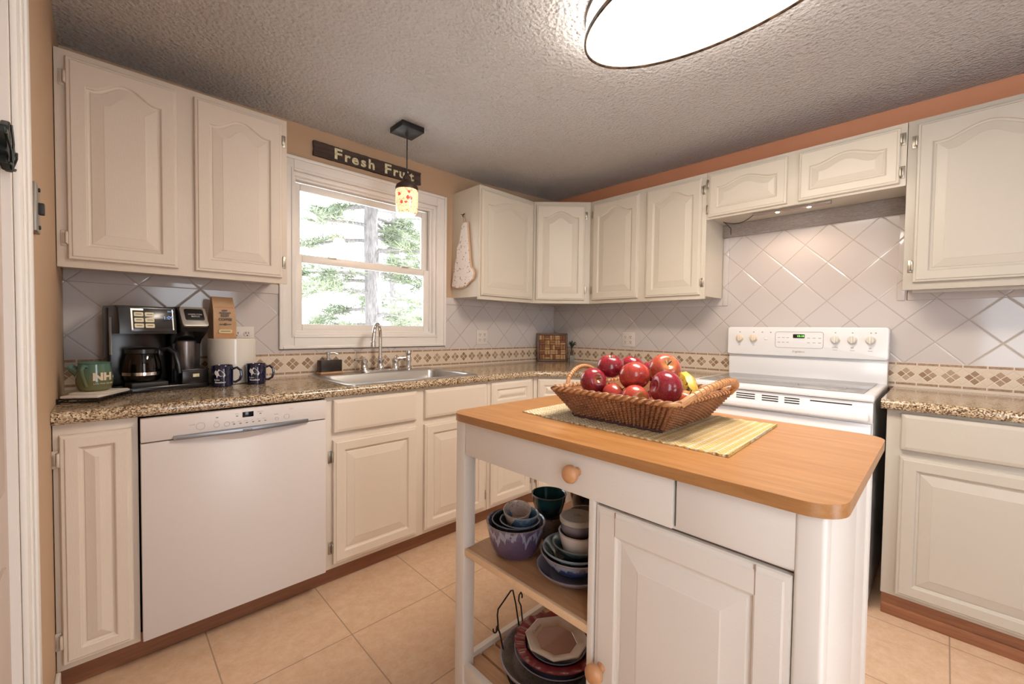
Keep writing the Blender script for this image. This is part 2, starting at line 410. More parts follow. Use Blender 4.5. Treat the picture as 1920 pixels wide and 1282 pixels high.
# ---------------------------------------------------------------- cabinet doors
def bell(t):
    s = abs(2 * t - 1) / .84
    return 0 if s > 1 else (.5 + .5 * math.cos(PI * s)) ** .85
def panel_door(w, h, t=.02, rail=.048, rise=0.0, raise_w=.034, flat=False, NTOP=28):
    """x 0..w, z 0..h, y 0 (back) .. -t (front)"""
    ts = [i / NTOP for i in range(NTOP + 1)]
    def rect(i, y, L=0, R=w, Bt=0, T=h):
        p = [(L + i, y, Bt + i), (R - i, y, Bt + i)]
        for q in reversed(ts): p.append((L + i + (R - L - 2 * i) * q, y, T - i))
        return p
    def arch(i, y):
        L, R = rail, w - rail; top = h - rail - rise
        p = [(L + i, y, rail + i), (R - i, y, rail + i)]
        for q in reversed(ts): p.append((L + i + (R - L - 2 * i) * q, y, top + rise * bell(q) - i))
        return p
    R = [rect(0, 0), rect(0, -t + .008), rect(.003, -t + .004), rect(.010, -t + .003), rect(.013, -t)]
    if not flat:
        R += [arch(0, -t), arch(.003, -t + .002), arch(.005, -t + .007), arch(.010, -t + .009), arch(.013, -t + .009),
              arch(.015, -t + .007), arch(.013 + raise_w, -t + .001), arch(.016 + raise_w, -t)]
    else:
        R = [rect(0, 0), rect(0, -t + .010), rect(.004, -t + .003), rect(.016, -t)]
    b = B(); b.rings(R); return b
def hinge(parent, x, z, side, m=None):
    b = B(); s = 1 if side == 'R' else -1
    xa, xb = (x + .002, x + .018) if s > 0 else (x - .018, x - .002)
    b.box(xa, xb, -.003, 0, z - .028, z + .028, .002); b.box(xa + .004, xb - .004, -.006, -.002, z - .018, z + .018, .002)
    b.tube([(x + s * .002, -.012, z - .022), (x + s * .002, -.012, z + .022)], .004, 8)
    b.box(x - .001 if s > 0 else x - .006, x + .006 if s > 0 else x + .001, -.02, 0, z - .02, z + .02, .002)
    return b.obj('hinge', m or m_hinge, parent)
def add_door(cab, x, z, w, h, mat, rise=0, rail=.048, hs=None, flat=False, hm=None, name='door', raise_w=.034):
    o = panel_door(w, h, rail=rail, rise=rise, flat=flat, raise_w=raise_w).obj(name, mat, cab, loc=(x, 0, z), smooth=7)
    if hs:
        k = w if hs == 'R' else 0
        dz = min(.075, h * .2)
        hinge(o, k, dz, hs, hm); hinge(o, k, h - dz, hs, hm)
    return o

ZT, ZB = 2.148, 1.382
RA, RD, RB = 0, -PI / 4, -PI / 2
def upper(label, loc, rz, w, depth, z0, mat, poly=None):
    c = thing('wall_cabinet', label, 'cabinet', loc, rz)
    b = B()
    if poly: b.prism(poly, z0 + .018, ZT, 'Z')
    else: b.box(0, w, .018, depth, z0 + .018, ZT)
    b.box(0, w, 0, .02, z0, ZT, .0015)
    b.obj('carcass', mat, c); return c
# left of window
c = upper('double-door cream wall cabinet left of the window above the coffee maker', (XL + .002, -.305, 0), RA, -2.324 - XL - .004, .303, ZB, m_cab)
X = lambda wx: wx - XL - .002
add_door(c, X(-3.045), 1.410, .310, .713, m_cab, .044, hs='L', hm=m_hingep)
add_door(c, X(-2.680), 1.408, .330, .715, m_cab, .044, hs='R')
B().box(.03, .72, .29, .302, ZB - .012, ZB + .01, .003).obj('light_rail', m_inside, c)
# right of window
c = upper('single-door cream wall cabinet right of the window with a wooden ornament on its side', (-1.142, -.305, 0), RA, .531, .303, ZB, m_cabw)
add_door(c, .010, 1.408, .500, .713, m_cabw, .044)
hinge(c, .512, 2.05, 'R', m_hingep)
# diagonal corner
c = upper('diagonal corner cream wall cabinet with one arched door', (-.610, -.305, 0), RD, .431, 0, ZB, m_cabw,
          poly=[(.0, .018), (.431, .018), (.6455, .2145), (.2155, .6445), (-.2145, .2145)])
add_door(c, .020, 1.408, .368, .713, m_cabw, .044, hs='R')
# range wall, two doors
c = upper('double-door cream wall cabinet between the corner and the range', (-.305, -.610, 0), RB, .853, .303, ZB, m_cabw)
add_door(c, .028, 1.408, .378, .715, m_cabw, .044, hs='L')
add_door(c, .462, 1.408, .366, .715, m_cabw, .044, hs='R')
# over-range
c = upper('short cream wall cabinet with two low arched doors above the range', (-.305, -1.464, 0), RB, .890, .303, 1.862, m_cabw)
add_door(c, .014, 1.874, .408, .252, m_cabw, .034, hs='L', rail=.045, raise_w=.026)
add_door(c, .474, 1.874, .394, .252, m_cabw, .034, hs='R', rail=.045, raise_w=.026)
# right tall
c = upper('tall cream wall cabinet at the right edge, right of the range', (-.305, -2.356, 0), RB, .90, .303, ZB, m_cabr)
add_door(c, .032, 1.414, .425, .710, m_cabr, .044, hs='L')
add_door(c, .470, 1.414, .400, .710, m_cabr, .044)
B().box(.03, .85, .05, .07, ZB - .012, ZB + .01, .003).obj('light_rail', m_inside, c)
# textured board behind the hood area
t_ = NT('rough_painted_board'); _n = t_.noise(28, t_.map(scale=(1, 1, 4)), 5, .7, 1.5)
t_.set(Base_Color=t_.ramp(_n, [(.35, (.40, .35, .33)), (.65, (.56, .50, .47))]), Roughness=.8); t_.bump(_n, 1, .008)
b = B().box(-.030, -.001, -2.356, -1.464, 1.796, 1.8795, .003); tag(b.obj('trim_board', t_.m), 'rough grey-white trim board under the short cabinet above the range', 'trim board')

# ---------------------------------------------------------------- base cabinets
ZK, ZD = .09, .868
YF = -.605
def base(label, loc, rz, w, mat, depth=.595, poly=None):
    c = thing('base_cabinet', label, 'cabinet', loc, rz)
    b = B()
    if poly: b.prism(poly, ZK, ZD, 'Z')
    else: b.box(0, .018, .018, depth, ZK, ZD - .001).box(w - .018, w, .018, depth, ZK, ZD - .001).box(.018, w - .018, .018, depth, ZK, ZK + .018).box(.018, w - .018, depth - .01, depth, ZK + .018, ZD - .001)
    b.box(0, w, 0, .02, ZK, ZD - .001, .0015)
    b.obj('carcass', mat, c); return c
c = base('narrow cream base cabinet left of the dishwasher', (XL + .002, YF, 0), RA, .196, m_cab)
add_door(c, .014, .112, .166, .722, m_cab, rail=.040, hs='L', hm=m_hingep, raise_w=.022)
c = base('cream sink base cabinet with two doors and two false drawer fronts', (-2.262, YF, 0), RA, .946, m_cab)
for x_, w_, hs in ((.032, .425, 'L'), (.505, .418, 'R')):
    add_door(c, x_, .112, w_, .562, m_cab, hs=hs)
    add_door(c, x_, .706, w_, .150, m_cab, flat=True, name='false_drawer_front')
c = base('narrow cream base cabinet between the sink and the corner', (-1.314, YF, 0), RA, .398, m_cab)
add_door(c, .020, .112, .345, .562, m_cab, hs='R')
add_door(c, .020, .706, .345, .150, m_cab, rail=.040, name='drawer_front', raise_w=.015)
c = base('diagonal corner cream base cabinet behind the island', (-.914, YF, 0), RD, .431, m_cab, depth=.40)
add_door(c, .030, .112, .370, .562, m_cab, hs='L')
add_door(c, .030, .706, .370, .150, m_cab, rail=.040, name='drawer_front', raise_w=.015)
c = base('cream base cabinet between the corner and the range', (YF, -.914, 0), RB, .612, m_cabw)
add_door(c, .03, .112, .265, .562, m_cabw); add_door(c, .315, .112, .265, .562, m_cabw)
add_door(c, .03, .706, .265, .150, m_cabw, flat=True, name='drawer_front'); add_door(c, .315, .706, .265, .150, m_cabw, flat=True, name='drawer_front')
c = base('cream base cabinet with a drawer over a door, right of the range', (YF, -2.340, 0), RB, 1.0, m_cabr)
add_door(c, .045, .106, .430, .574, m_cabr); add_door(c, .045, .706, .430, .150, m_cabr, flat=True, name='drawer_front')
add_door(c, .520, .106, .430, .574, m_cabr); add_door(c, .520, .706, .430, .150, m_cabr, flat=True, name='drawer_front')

b = B().prism([(XL + .002, -.548), (-.89, -.548), (-.555, -.883), (-.555, -1.524), (-.54, -1.524), (-.54, -.876), (-.884, -.532), (XL + .002, -.532)], 0, ZK, 'Z')
tag(b.obj('toe_kick_board', m_kick), 'reddish brown wooden toe kick board along the sink wall under the dishwasher', 'toe kick')
b = B().box(-.590, -.57, -3.32, -2.345, 0, ZK).box(-.5895, -.2, -2.352, -2.342, 0, ZK).box(-.599, -.5895, -3.32, -2.342, 0, .045, .003)
tag(b.obj('toe_kick_board', m_kick), 'reddish brown wooden toe kick board right of the range', 'toe kick')

# ---------------------------------------------------------------- countertops
def sweep_edge(b, path, r, zc, nseg=10, out=1):
    """half-round front edge swept along a polyline in plan; path runs so the outside is on the left*out"""
    P = [Vector((p[0], p[1], 0)) for p in path]; n = len(P); R = []
    for i in range(n):
        d1 = (P[i] - P[i - 1]).normalized() if i else None
        d2 = (P[i + 1] - P[i]).normalized() if i < n - 1 else None
        d1 = d1 or d2; d2 = d2 or d1
        n1 = Vector((d1.y, -d1.x, 0)) * out; n2 = Vector((d2.y, -d2.x, 0)) * out
        m = (n1 + n2).normalized(); m = m / max(.3, m.dot(n1))
        R.append([P[i] + m * (r * .85 * math.cos(a)) + Vector((0, 0, zc + r * math.sin(a))) for a in [PI / 2 - PI * k / nseg for k in range(nseg + 1)]] )
    R = [[tuple(v) for v in ring] for ring in R]
    vs = [[b.bm.verts.new(p) for p in ring] for ring in R]
    for a, c_ in zip(vs, vs[1:]):
        for k in range(nseg): b.bm.faces.new((a[k], a[k + 1], c_[k + 1], c_[k]))
    b.bm.faces.new(vs[0]); b.bm.faces.new(vs[-1])
ZCT = .908
def slab(b, pts): b.prism(pts, ZD, ZCT, 'Z')
b = B()
sx0, sx1, sy0, sy1 = -2.125, -1.395, -.560, -.150   # sink cut-out
E_ = -.618
slab(b, [(XL + .001, E_), (sx0, E_), (sx0, -.001), (XL + .001, -.001)])
slab(b, [(sx0, E_), (sx1, E_), (sx1, sy0), (sx0, sy0)])
slab(b, [(sx0, sy1), (sx1, sy1), (sx1, -.001), (sx0, -.001)])
slab(b, [(sx1, E_), (-.93, E_), (-.618, -.930), (-.618, -1.530), (-.001, -1.530), (-.001, -.001), (sx1, -.001)])
sweep_edge(b, [(XL + .001, E_), (-.93, E_), (-.618, -.930), (-.618, -1.530)], .02, (ZD + ZCT) / 2)
ct = b.obj('countertop', m_granite, normals=True); tag(ct, 'speckled brown granite-look countertop running under the window and round the corner', 'countertop')
b = B(); slab(b, [(-.622, -2.322), (-.001, -2.322), (-.001, -3.6), (-.622, -3.6)])
sweep_edge(b, [(-.622, -2.322), (-.622, -3.6)], .02, (ZD + ZCT) / 2)
tag(b.obj('countertop', m_granite), 'short speckled brown granite-look countertop right of the range', 'countertop')

# ---------------------------------------------------------------- sink and faucet
S = thing('kitchen_sink', 'stainless steel drop-in kitchen sink under the window', 'sink', (-1.760, -.32, ZCT))
def rrect(x0, x1, y0, y1, r, n=6):
    p = []
    for cx, cy, a0 in ((x1 - r, y1 - r, 0), (x0 + r, y1 - r, PI / 2), (x0 + r, y0 + r, PI), (x1 - r, y0 + r, 1.5 * PI)):
        for k in range(n + 1):
            a = a0 + PI / 2 * k / n; p.append((cx + r * math.cos(a), cy + r * math.sin(a)))
    return p
def ring3(p, z): return [(a, c_, z) for a, c_ in p]
b = B()
rx0, rx1, ry0, ry1 = -.395, .395, -.275, .285
bx0, bx1, by0, by1 = -.360, .360, -.235, .160
b.rings([ring3(rrect(rx0, rx1, ry0, ry1, .04), 0), ring3(rrect(rx0, rx1, ry0, ry1, .04), .004), ring3(rrect(rx0 + .01, rx1 - .01, ry0 + .01, ry1 - .01, .035), .007),
         ring3(rrect(bx0, bx1, by0, by1, .05), .005), ring3(rrect(bx0 + .006, bx1 - .006, by0 + .006, by1 - .006, .05), -.004),
         ring3(rrect(bx0 + .012, bx1 - .012, by0 + .012, by1 - .012, .05), -.15), ring3(rrect(bx0 + .04, bx1 - .04, by0 + .04, by1 - .04, .05), -.17)], cap=False)
b.bm.faces.new([b.bm.verts.new(p) for p in ring3(rrect(bx0 + .04, bx1 - .04, by0 + .04, by1 - .04, .05), -.17)]); bmesh.ops.remove_doubles(b.bm, verts=b.bm.verts[:], dist=1e-5)
# bowl sits within cut-out
b.obj('basin', m_steel, S)
B().lathe([(0, -.168), (.04, -.168), (.045, -.165), (.03, -.163), (0, -.166)], (0, -.03, 0)).obj('drain', m_chrome, S)
F_ = thing('kitchen_faucet', 'chrome gooseneck faucet with two lever handles at the back of the sink', 'faucet', (-1.745, -.095, ZCT + .006))
b = B().prism(rrect(-.125, .125, -.028, .028, .027), 0, .012, 'Z', .003)
b.lathe([(.027, .01), (.03, .014), (.024, .022), (.018, .05), (.022, .062), (.022, .072), (.014, .08), (.014, .09)], (0, 0, 0), 28)
b.obj('base_plate', m_chrome, F_)
pts = [(0, 0, .07), (0, 0, .20)]
for k in range(1, 13):
    a = PI - PI * 1.05 * k / 12; pts.append((-.012 * (k / 12), -.062 - .062 * math.cos(a), .225 + .062 * math.sin(a)))
pts.append((-.014, -.128, .190)); pts.append((-.014, -.129, .165))
b = B().tube(pts, .011, 14); b.lathe([(.011, 0), (.015, .005), (.015, .03), (.011, .034)], (-.014, -.129, .152), 20); b.xf(Matrix.Rotation(math.radians(-38), 4, 'Z')); b.obj('spout', m_chrome, F_)
for s in (-1, 1):
    b = B().lathe([(.026, .01), (.027, .015), (.02, .03), (.019, .055), (.023, .062), (.021, .072), (.009, .082), (.006, .088), (0, .09)], (s * .102, 0, 0), 24)
    b.tube([(s * .102, 0, .072), (s * .13, -.005, .076), (s * .165, -.012, .078)], .005, 10, rf=lambda t: .0045 + .002 * t)
    b.obj('lever_handle', m_chrome, F_)
P_ = tag(B().lathe([(.024, 0), (.025, .006), (.017, .014), (.015, .03), (.020, .055), (.019, .075), (.013, .088), (.018, .098), (.019, .11), (.012, .122), (0, .125)], (-1.545, -.085, ZCT + .006), 28).obj('sink_sprayer', m_chrome),
         'chrome side sprayer standing right of the faucet', 'sprayer')
# soap dispenser
D_ = thing('soap_dispenser', 'dark wood soap dispenser with a silver pump, left of the faucet', 'soap dispenser', (-2.035, -.062, ZCT + .007), .12)
B().box(-.066, .066, -.026, .026, .0, .012, .002).obj('wood_base', m_shelf, D_)
m_soap = wood('dark_stained_wood', (0.010, .007, .007), (.035, .022, .02), (1, 1, 18), .4, 5)
B().box(-.062, .062, -.024, .024, .012, .078, .003).obj('bottle', m_soap, D_)
b = B().lathe([(.013, .078), (.013, .09), (.008, .092), (.008, .108), (.012, .110), (.012, .122), (0, .124)], (-.01, 0, 0), 20)
b.tube([(-.01, 0, .117), (.02, -.01, .119), (.038, -.018, .110)], .0045, 8); b.obj('pump', m_silver, D_)

# ---------------------------------------------------------------- dishwasher
DW = thing('dishwasher', 'white built-in dishwasher under the left end of the counter', 'dishwasher', (-2.872, -.632, 0))
dwW = .606
B().box(.006, dwW - .006, .03, .60, .085, .862).obj('tub_body', m_dark, DW)
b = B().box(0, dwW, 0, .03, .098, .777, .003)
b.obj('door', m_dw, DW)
# control panel with scooped pocket under the strip
b = B().box(0, dwW, -.004, .03, .781, .862, .003)
b.obj('control_panel', m_dw, DW)
n = 24; L = []
for i in range(n + 1):
    q = i / n; x = .085 + .445 * q; dp = .016 * math.sin(PI * q) ** 1.0
    L.append([(x, -.004, .776), (x, -.010 - dp, .777), (x, -.012 - dp, .783), (x, -.012 - dp * .9, .790), (x, -.004, .792)])
b = B(); vs = [[b.bm.verts.new(p) for p in r] for r in L]
for a, c_ in zip(vs, vs[1:]):
    for k in range(5): b.bm.faces.new((a[k], a[(k + 1) % 5], c_[(k + 1) % 5], c_[k]))
b.bm.faces.new(vs[0]); b.bm.faces.new(vs[-1])
b.obj('handle_strip', m_strip, DW)
# scoop below strip (a soft swell on the door)
b = B(); L = []
for i in range(n + 1):
    q = i / n; x = .20 + .20 * q; dp = .012 * math.sin(PI * q)
    L.append([(x, .001, .776), (x, -dp, .776), (x, -dp * .6, .768 - dp * .3), (x, .001, .755 - dp * .8)])
vs = [[b.bm.verts.new(p) for p in r] for r in L]
for a, c_ in zip(vs, vs[1:]):
    for k in range(4): b.bm.faces.new((a[k], a[(k + 1) % 4], c_[(k + 1) % 4], c_[k]))
b.obj('finger_pull', m_dw, DW)
m_print = plain('dark_print', (.10, .09, .09), .6)
m_print2 = plain('grey_print', (.36, .33, .31), .6)
B().box(.293, .330, -.0055, -.003, .829, .849, .0008).obj('display', plain('display_black', (.004, .004, .012), .1), DW)
for xq, zq in [(.262 + k * .021, .806) for k in range(6)] + [(.209, .838), (.272, .835), (.350, .836)]:
    B().box(xq, xq + .007, -.0048, -.003, zq, zq + .0027).obj('indicator_light', m_print, DW)
def circ(b, x, z, r, y=-.0046, t=.0009, n=20, wd=.001):
    b.tube([(x + r * math.cos(2 * PI * k / n), y, z + r * math.sin(2 * PI * k / n)) for k in range(n)], wd * .5, 5, closed=True)
for xq, zq, rq in ((.163, .815, .013), (.211, .812, .0085), (.243, .811, .0085), (.448, .812, .010), (.412, .808, .006)):
    b = B(); circ(b, xq, zq, rq); b.obj('button_ring', m_print2, DW)
for sx_, z_, st, sz in ((.138, .823, 'On/Off', .006), (.211, .826, 'Start', .006), (.275, .845, 'Delay', .005), (.352, .845, 'Half Load', .005), (.41, .827, 'Sanitize', .005), (.465, .842, 'Cancel', .005),
                        (.262, .816, 'Auto', .005), (.283, .816, 'Heavy', .004), (.304, .816, 'Normal', .004), (.325, .816, 'Eco', .005), (.346, .816, 'Quick', .004), (.367, .816, 'Rinse', .004)):
    text('label_text', st, sz, m_print2, DW, (sx_, -.0045, z_), ext=.0002)
text('logo_text', 'BOSCH', .0095, m_print, DW, (.305, -.0290, .7845), ext=.0003, off=.0003)

# ---------------------------------------------------------------- range
RG = thing('electric_range', 'white freestanding glass-top electric range under the short cabinet', 'range', (-.655, -1.536, 0), RB)
RW = .764   # local x = -world y, local y = world x + .655
b = B().box(0, RW, .02, .625, .02, .895).box(.02, RW - .02, .05, .6, 0, .02)
b.obj('body', m_white, RG)
B().box(-.004, RW + .004, -.012, .60, .893, .921, .008, 3).obj('cooktop_frame', m_white, RG)
m_hob = NT('cooktop_glass'); _c = m_hob.xyz()
_g = m_hob.noise(300, None, 2)
def hob():
    t = m_hob; tot = None
    for cx, cy, r in ((.20, .17, .115), (.56, .17, .095), (.20, .43, .08), (.56, .43, .115)):
        dx = t.math('SUBTRACT', _c[0], cx); dy = t.math('SUBTRACT', _c[1], cy)
        dd = t.math('SQRT', t.math('ADD', t.math('MULTIPLY', dx, dx), t.math('MULTIPLY', dy, dy)))
        rg = t.math('LESS_THAN', t.math('ABSOLUTE', t.math('SUBTRACT', dd, r)), .003)
        tot = rg if tot is None else t.math('MAXIMUM', tot, rg)
    t.set(Base_Color=t.mix(tot, t.mix(_g, (.20, .205, .215), (.30, .30, .31)), (.10, .10, .11)), Roughness=.12, Specular_IOR_Level=.8); return t.m  # grey base stands in for bright reflections on dark glass
B().box(.035, RW - .035, .035, .565, .9215, .9245, .001).obj('cooktop_glass', hob(), RG)
B().box(0, RW, .585, .645, .915, 1.045, .004).obj('backguard', m_white, RG)
b = B(); rr = rrect(-.003, RW + .003, 1.043, 1.213, .014, 4)
b.prism(rr, .560, .645, 'Y', .006); pan = b.obj('control_panel', m_white, RG)
m_warmknob = plain('knob_ivory', (.78, .66, .52), .35)
def knob(x, m, pointer=True):
    b = B().lathe([(.022, 0), (.022, .003), (.019, .006), (.017, .020), (.014, .023), (0, .023)], (x, .560, 1.145), 28, '-Y')
    if pointer: b.box(x - .005, x + .005, .528, .545, 1.126, 1.166, .003)
    b.obj('knob', m, RG)
knob(.070, m_warmknob); knob(.148, m_warmknob)
for x_ in (.548, .621, .695): knob(x_, plain('knob_cream', (.74, .70, .64), .3) if x_ < .55 else bpy.data.materials['knob_cream'])
B().box(.205, .222, .556, .561, 1.135, 1.150, .003).obj('rocker_switch', m_white, RG)
b = B(); fr = rrect(.263, .495, 1.094, 1.186, .012, 4)
for p0 in (fr,):
    b.tube([(x, .5595, z) for x, z in p0], .0016, 6, closed=True)
b.obj('keypad_outline', plain('warm_grey', (.50, .44, .42), .5), RG)
B().prism(rrect(.352, .408, 1.150, 1.172, .002, 2), .5575, .561, 'Y').obj('clock_display', plain('clock_black', (.01, .012, .01), .1), RG)
text('clock_digits', '10:18', .016, emis('clock_green', (.25, .9, .15), 1.6), RG, (.388, .5570, 1.161), ext=.0002)
b = B()
for k in range(6):
    for r_ in range(2):
        xx = .275 + k * .022 if k < 3 else .42 + (k - 3) * .026
        b.box(xx, xx + .013, .5592, .5605, 1.150 - r_ * .027, 1.153 - r_ * .027)
for xx in (.066, .143, .190, .235): b.box(xx, xx + .007, .5585, .5605, 1.179, 1.185)
for xx in (.545, .618, .693, .712): b.box(xx, xx + .006, .5585, .5605, 1.180, 1.186)
for xx in (.538, .612, .685): b.box(xx, xx + .02, .5590, .5605, 1.088, 1.090)
b.obj('printed_marks', m_print2, RG)
text('logo_text', 'Frigidaire', .016, m_print2, RG, (.379, .5588, 1.072), ext=.0002, shear=.3)
for x_, s_ in ((.068, 'LF'), (.147, 'LR'), (.548, 'OVEN'), (.621, 'RR'), (.695, 'RF')): text('label_text', s_, .010, m_print2, RG, (x_, .5588, 1.102), ext=.0002)
# front: vent strip, handle, oven door, drawer
b = B().box(0, RW, 0, .03, .800, .890, .004); vp = b.obj('vent_panel', m_white, RG)
for x0_, x1_, nz in ((.03, .10, 3), (.125, .205, 3), (.235, .32, 3), (.35, .42, 3), (.445, .505, 3), (.545, .695, 1)):
    for k in range(nz): B().box(x0_, x1_, -.0008, .002, .876 - k * .011 - .005, .876 - k * .011).obj('vent_slot', m_dark, RG)
b = B().box(.01, RW - .01, -.030, 0, .808, .846, .012, 4); b.obj('door_handle', m_white, RG)
od = B().box(.004, RW - .004, -.006, .03, .272, .800, .006).obj('oven_door', m_white, RG)
B().box(.14, RW - .14, -.0075, -.005, .40, .66, .004).obj('oven_window', plain('oven_glass', (.02, .02, .022), .05), od)
B().box(.004, RW - .004, -.004, .03, .030, .262, .006).obj('storage_drawer', m_white, RG)
B().box(.006, RW - .006, .004, .03, .258, .274).obj('gap_shadow', m_dark, RG)

# grey block wall dark slot beside range (side of the range gap)
t_ = NT('painted_block'); _c = t_.xyz()
br = t_.n('ShaderNodeTexBrick'); cb = t_.n('ShaderNodeCombineXYZ'); t_.link(_c[1], cb.inputs[0]); t_.link(_c[2], cb.inputs[1]); t_.link(cb.outputs[0], br.inputs[0])
br.inputs['Color1'].default_value = (.30, .27, .24, 1); br.inputs['Color2'].default_value = (.24, .22, .2, 1); br.inputs['Mortar'].default_value = (.08, .07, .06, 1)
br.inputs['Scale'].default_value = 1; br.inputs['Brick Width'].default_value = .2; br.inputs['Row Height'].default_value = .13; br.inputs['Mortar Size'].default_value = .006
t_.set(Base_Color=br.outputs[0], Roughness=.8)
b = B().box(-.02, -.001, -2.338, -2.302, .0, .90); b.obj('trim_1', t_.m)['kind'] = 'structure'

# under-cabinet light
ST = thing('under_cabinet_light', 'slim halogen light bar with two lit lamps under the short cabinet', 'light', (-.215, -1.70, 1.879), RB)
B().box(0, .365, -.018, .018, -.016, 0, .002).obj('housing', m_silver, ST)
B().box(.001, .364, -.014, .014, -.019, -.016, .001).obj('lens_plate', plain('dusty_plate', (.45, .33, .30), .5), ST)
m_hal = emis('halogen', (1.0, .80, .55), 60)
for x_ in (.120, .268):
    B().lathe([(0, -.021), (.008, -.021), (.010, -.0185), (0, -.018)], (x_, 0, 0), 16).obj('lamp', m_hal, ST)
    l = light('hood_lamp', 'SPOT', (x_, .0, -.030), P_HOOD * 6, (1, .70, .50), ST, spot_size=2.7, spot_blend=.6, shadow_soft_size=.012)
pts = []
for k in range(15):
    q = k / 14; pts.append((-.003 - .175 * q, .0 + .05 * math.sin(q * 2.5), -.012 - .022 * math.sin(q * PI * .9)))
b = B().tube(pts, .0022, 6); b.tube([(-.178, .03, -.016), (-.1785, .08, -.02), (-.182, .168, -.03), (-.184, .176, -.07)], .0022, 6)
b.obj('power_cord', m_blackm, ST)

# ---------------------------------------------------------------- ceiling fixture
CL = thing('ceiling_light', 'large oval flush ceiling light with bronze rim and cream diffuser', 'ceiling light', (-1.615, -1.965, ZC))
a_, b_ = .24, .43
def oval(f, dz): return [(a_ * f * math.cos(2 * PI * k / 64), b_ * (1 - (1 - f) * a_ / b_) * math.sin(2 * PI * k / 64), dz) for k in range(64)]
m_bronze = NT('bronze_rim'); _n = m_bronze.noise(30); m_bronze.set(Base_Color=m_bronze.ramp(_n, [(.4, (.035, .02, .015)), (.65, (.16, .10, .07))]), Metallic=.7, Roughness=.35); m_bronze = m_bronze.m
B().rings([oval(.99, 0), oval(.99, -.014), oval(.965, -.016), oval(.965, 0)], cap=False).obj('top_rim', m_bronze, CL)
B().rings([oval(1.0, -.082), oval(1.0, -.096), oval(.985, -.098), oval(.975, -.096), oval(.97, -.082)], cap=False).obj('lower_rim', m_bronze, CL)
m_side = emis('shade_side', (1.0, .92, .83), 14.0, (.6, .5, .35)); m_diff = emis('diffuser', (1.0, .90, .74), 1.15, (.8, .75, .65))
B().rings([oval(.975, -.005), oval(.975, -.09)], cap=False).obj('shade', m_side, CL)
b = B(); b.rings([oval(.975, -.090), oval(.9, -.094), oval(.5, -.097), oval(.1, -.098)]); b.obj('diffuser', m_diff, CL)
l = light('ceiling_lamp', 'AREA', (0, 0, -.103), P_CEIL, (1, .86, .70), CL, shape='ELLIPSE', size=.44, size_y=.82)

# ---------------------------------------------------------------- pendant
PD = thing('pendant_lamp', 'jar-shaped pendant lamp with red painted flowers hanging over the sink', 'pendant lamp', (-1.735, -.385, ZC))
B().box(-.068, .068, -.068, .068, -.030, 0, .002).obj('canopy', plain('canopy_black', (.02, .021, .024), .4, .3), PD)
B().tube([(0, 0, -.03), (0, 0, -.26)], .0032, 8).lathe([(.009, -.030), (.007, -.045), (.004, -.050)], (0, 0, 0), 16).obj('cord', m_blackm, PD)
m_brz2 = plain('lamp_cap_bronze', (.10, .07, .06), .4, .7)
B().lathe([(0, -.250), (.010, -.252), (.014, -.262), (.022, -.272), (.024, -.290), (.034, -.300), (.056, -.318), (.062, -.332), (.062, -.345), (.058, -.345), (.05, -.33), (0, -.31)], (0, 0, 0), 36).obj('lid', m_brz2, PD)
def m_jar():
    t = NT('painted_jar_glass'); c = t.xyz()
    ang = t.n('ShaderNodeMath', operation='ARCTAN2'); t.link(c[1], ang.inputs[0]); t.link(c[0], ang.inputs[1]); ang = ang.outputs[0]
    cv = t.n('ShaderNodeCombineXYZ'); t.link(t.math('MULTIPLY', ang, .06), cv.inputs[0]); t.link(c[2], cv.inputs[1])
    vo = t.voro(26, cv.outputs[0]); n = t.noise(120, cv.outputs[0], 3)
    flower = t.math('LESS_THAN', t.math('ADD', vo, t.math('MULTIPLY', n, .3)), .40)
    leaf = t.math('LESS_THAN', t.math('ABSOLUTE', t.math('SUBTRACT', t.noise(70, cv.outputs[0], 2), .5)), .02)
    col = t.mix(leaf, (1.0, .62, .36), (.35, .16, .08)); col = t.mix(flower, col, (.75, .07, .04))
    t.set(Base_Color=col, Roughness=.15, Emission_Color=col, Emission_Strength=1.15); return t.m
B().lathe([(.052, -.335), (.060, -.350), (.062, -.365), (.060, -.440), (.058, -.462), (.050, -.475), (.046, -.477), (.044, -.475), (.052, -.460), (.054, -.36), (.048, -.337)], (0, 0, 0), 40, cap=False).obj('jar_shade', m_jar(), PD)
B().lathe([(0, -.44), (.016, -.435), (.022, -.41), (.014, -.385), (.01, -.36), (0, -.36)], (0, 0, 0), 20).obj('bulb', emis('bulb', (1, .75, .45), 12), PD)
light('pendant_lamp_light', 'POINT', (0, 0, -.50), P_PEND, (1, .68, .42), PD, shadow_soft_size=.04)

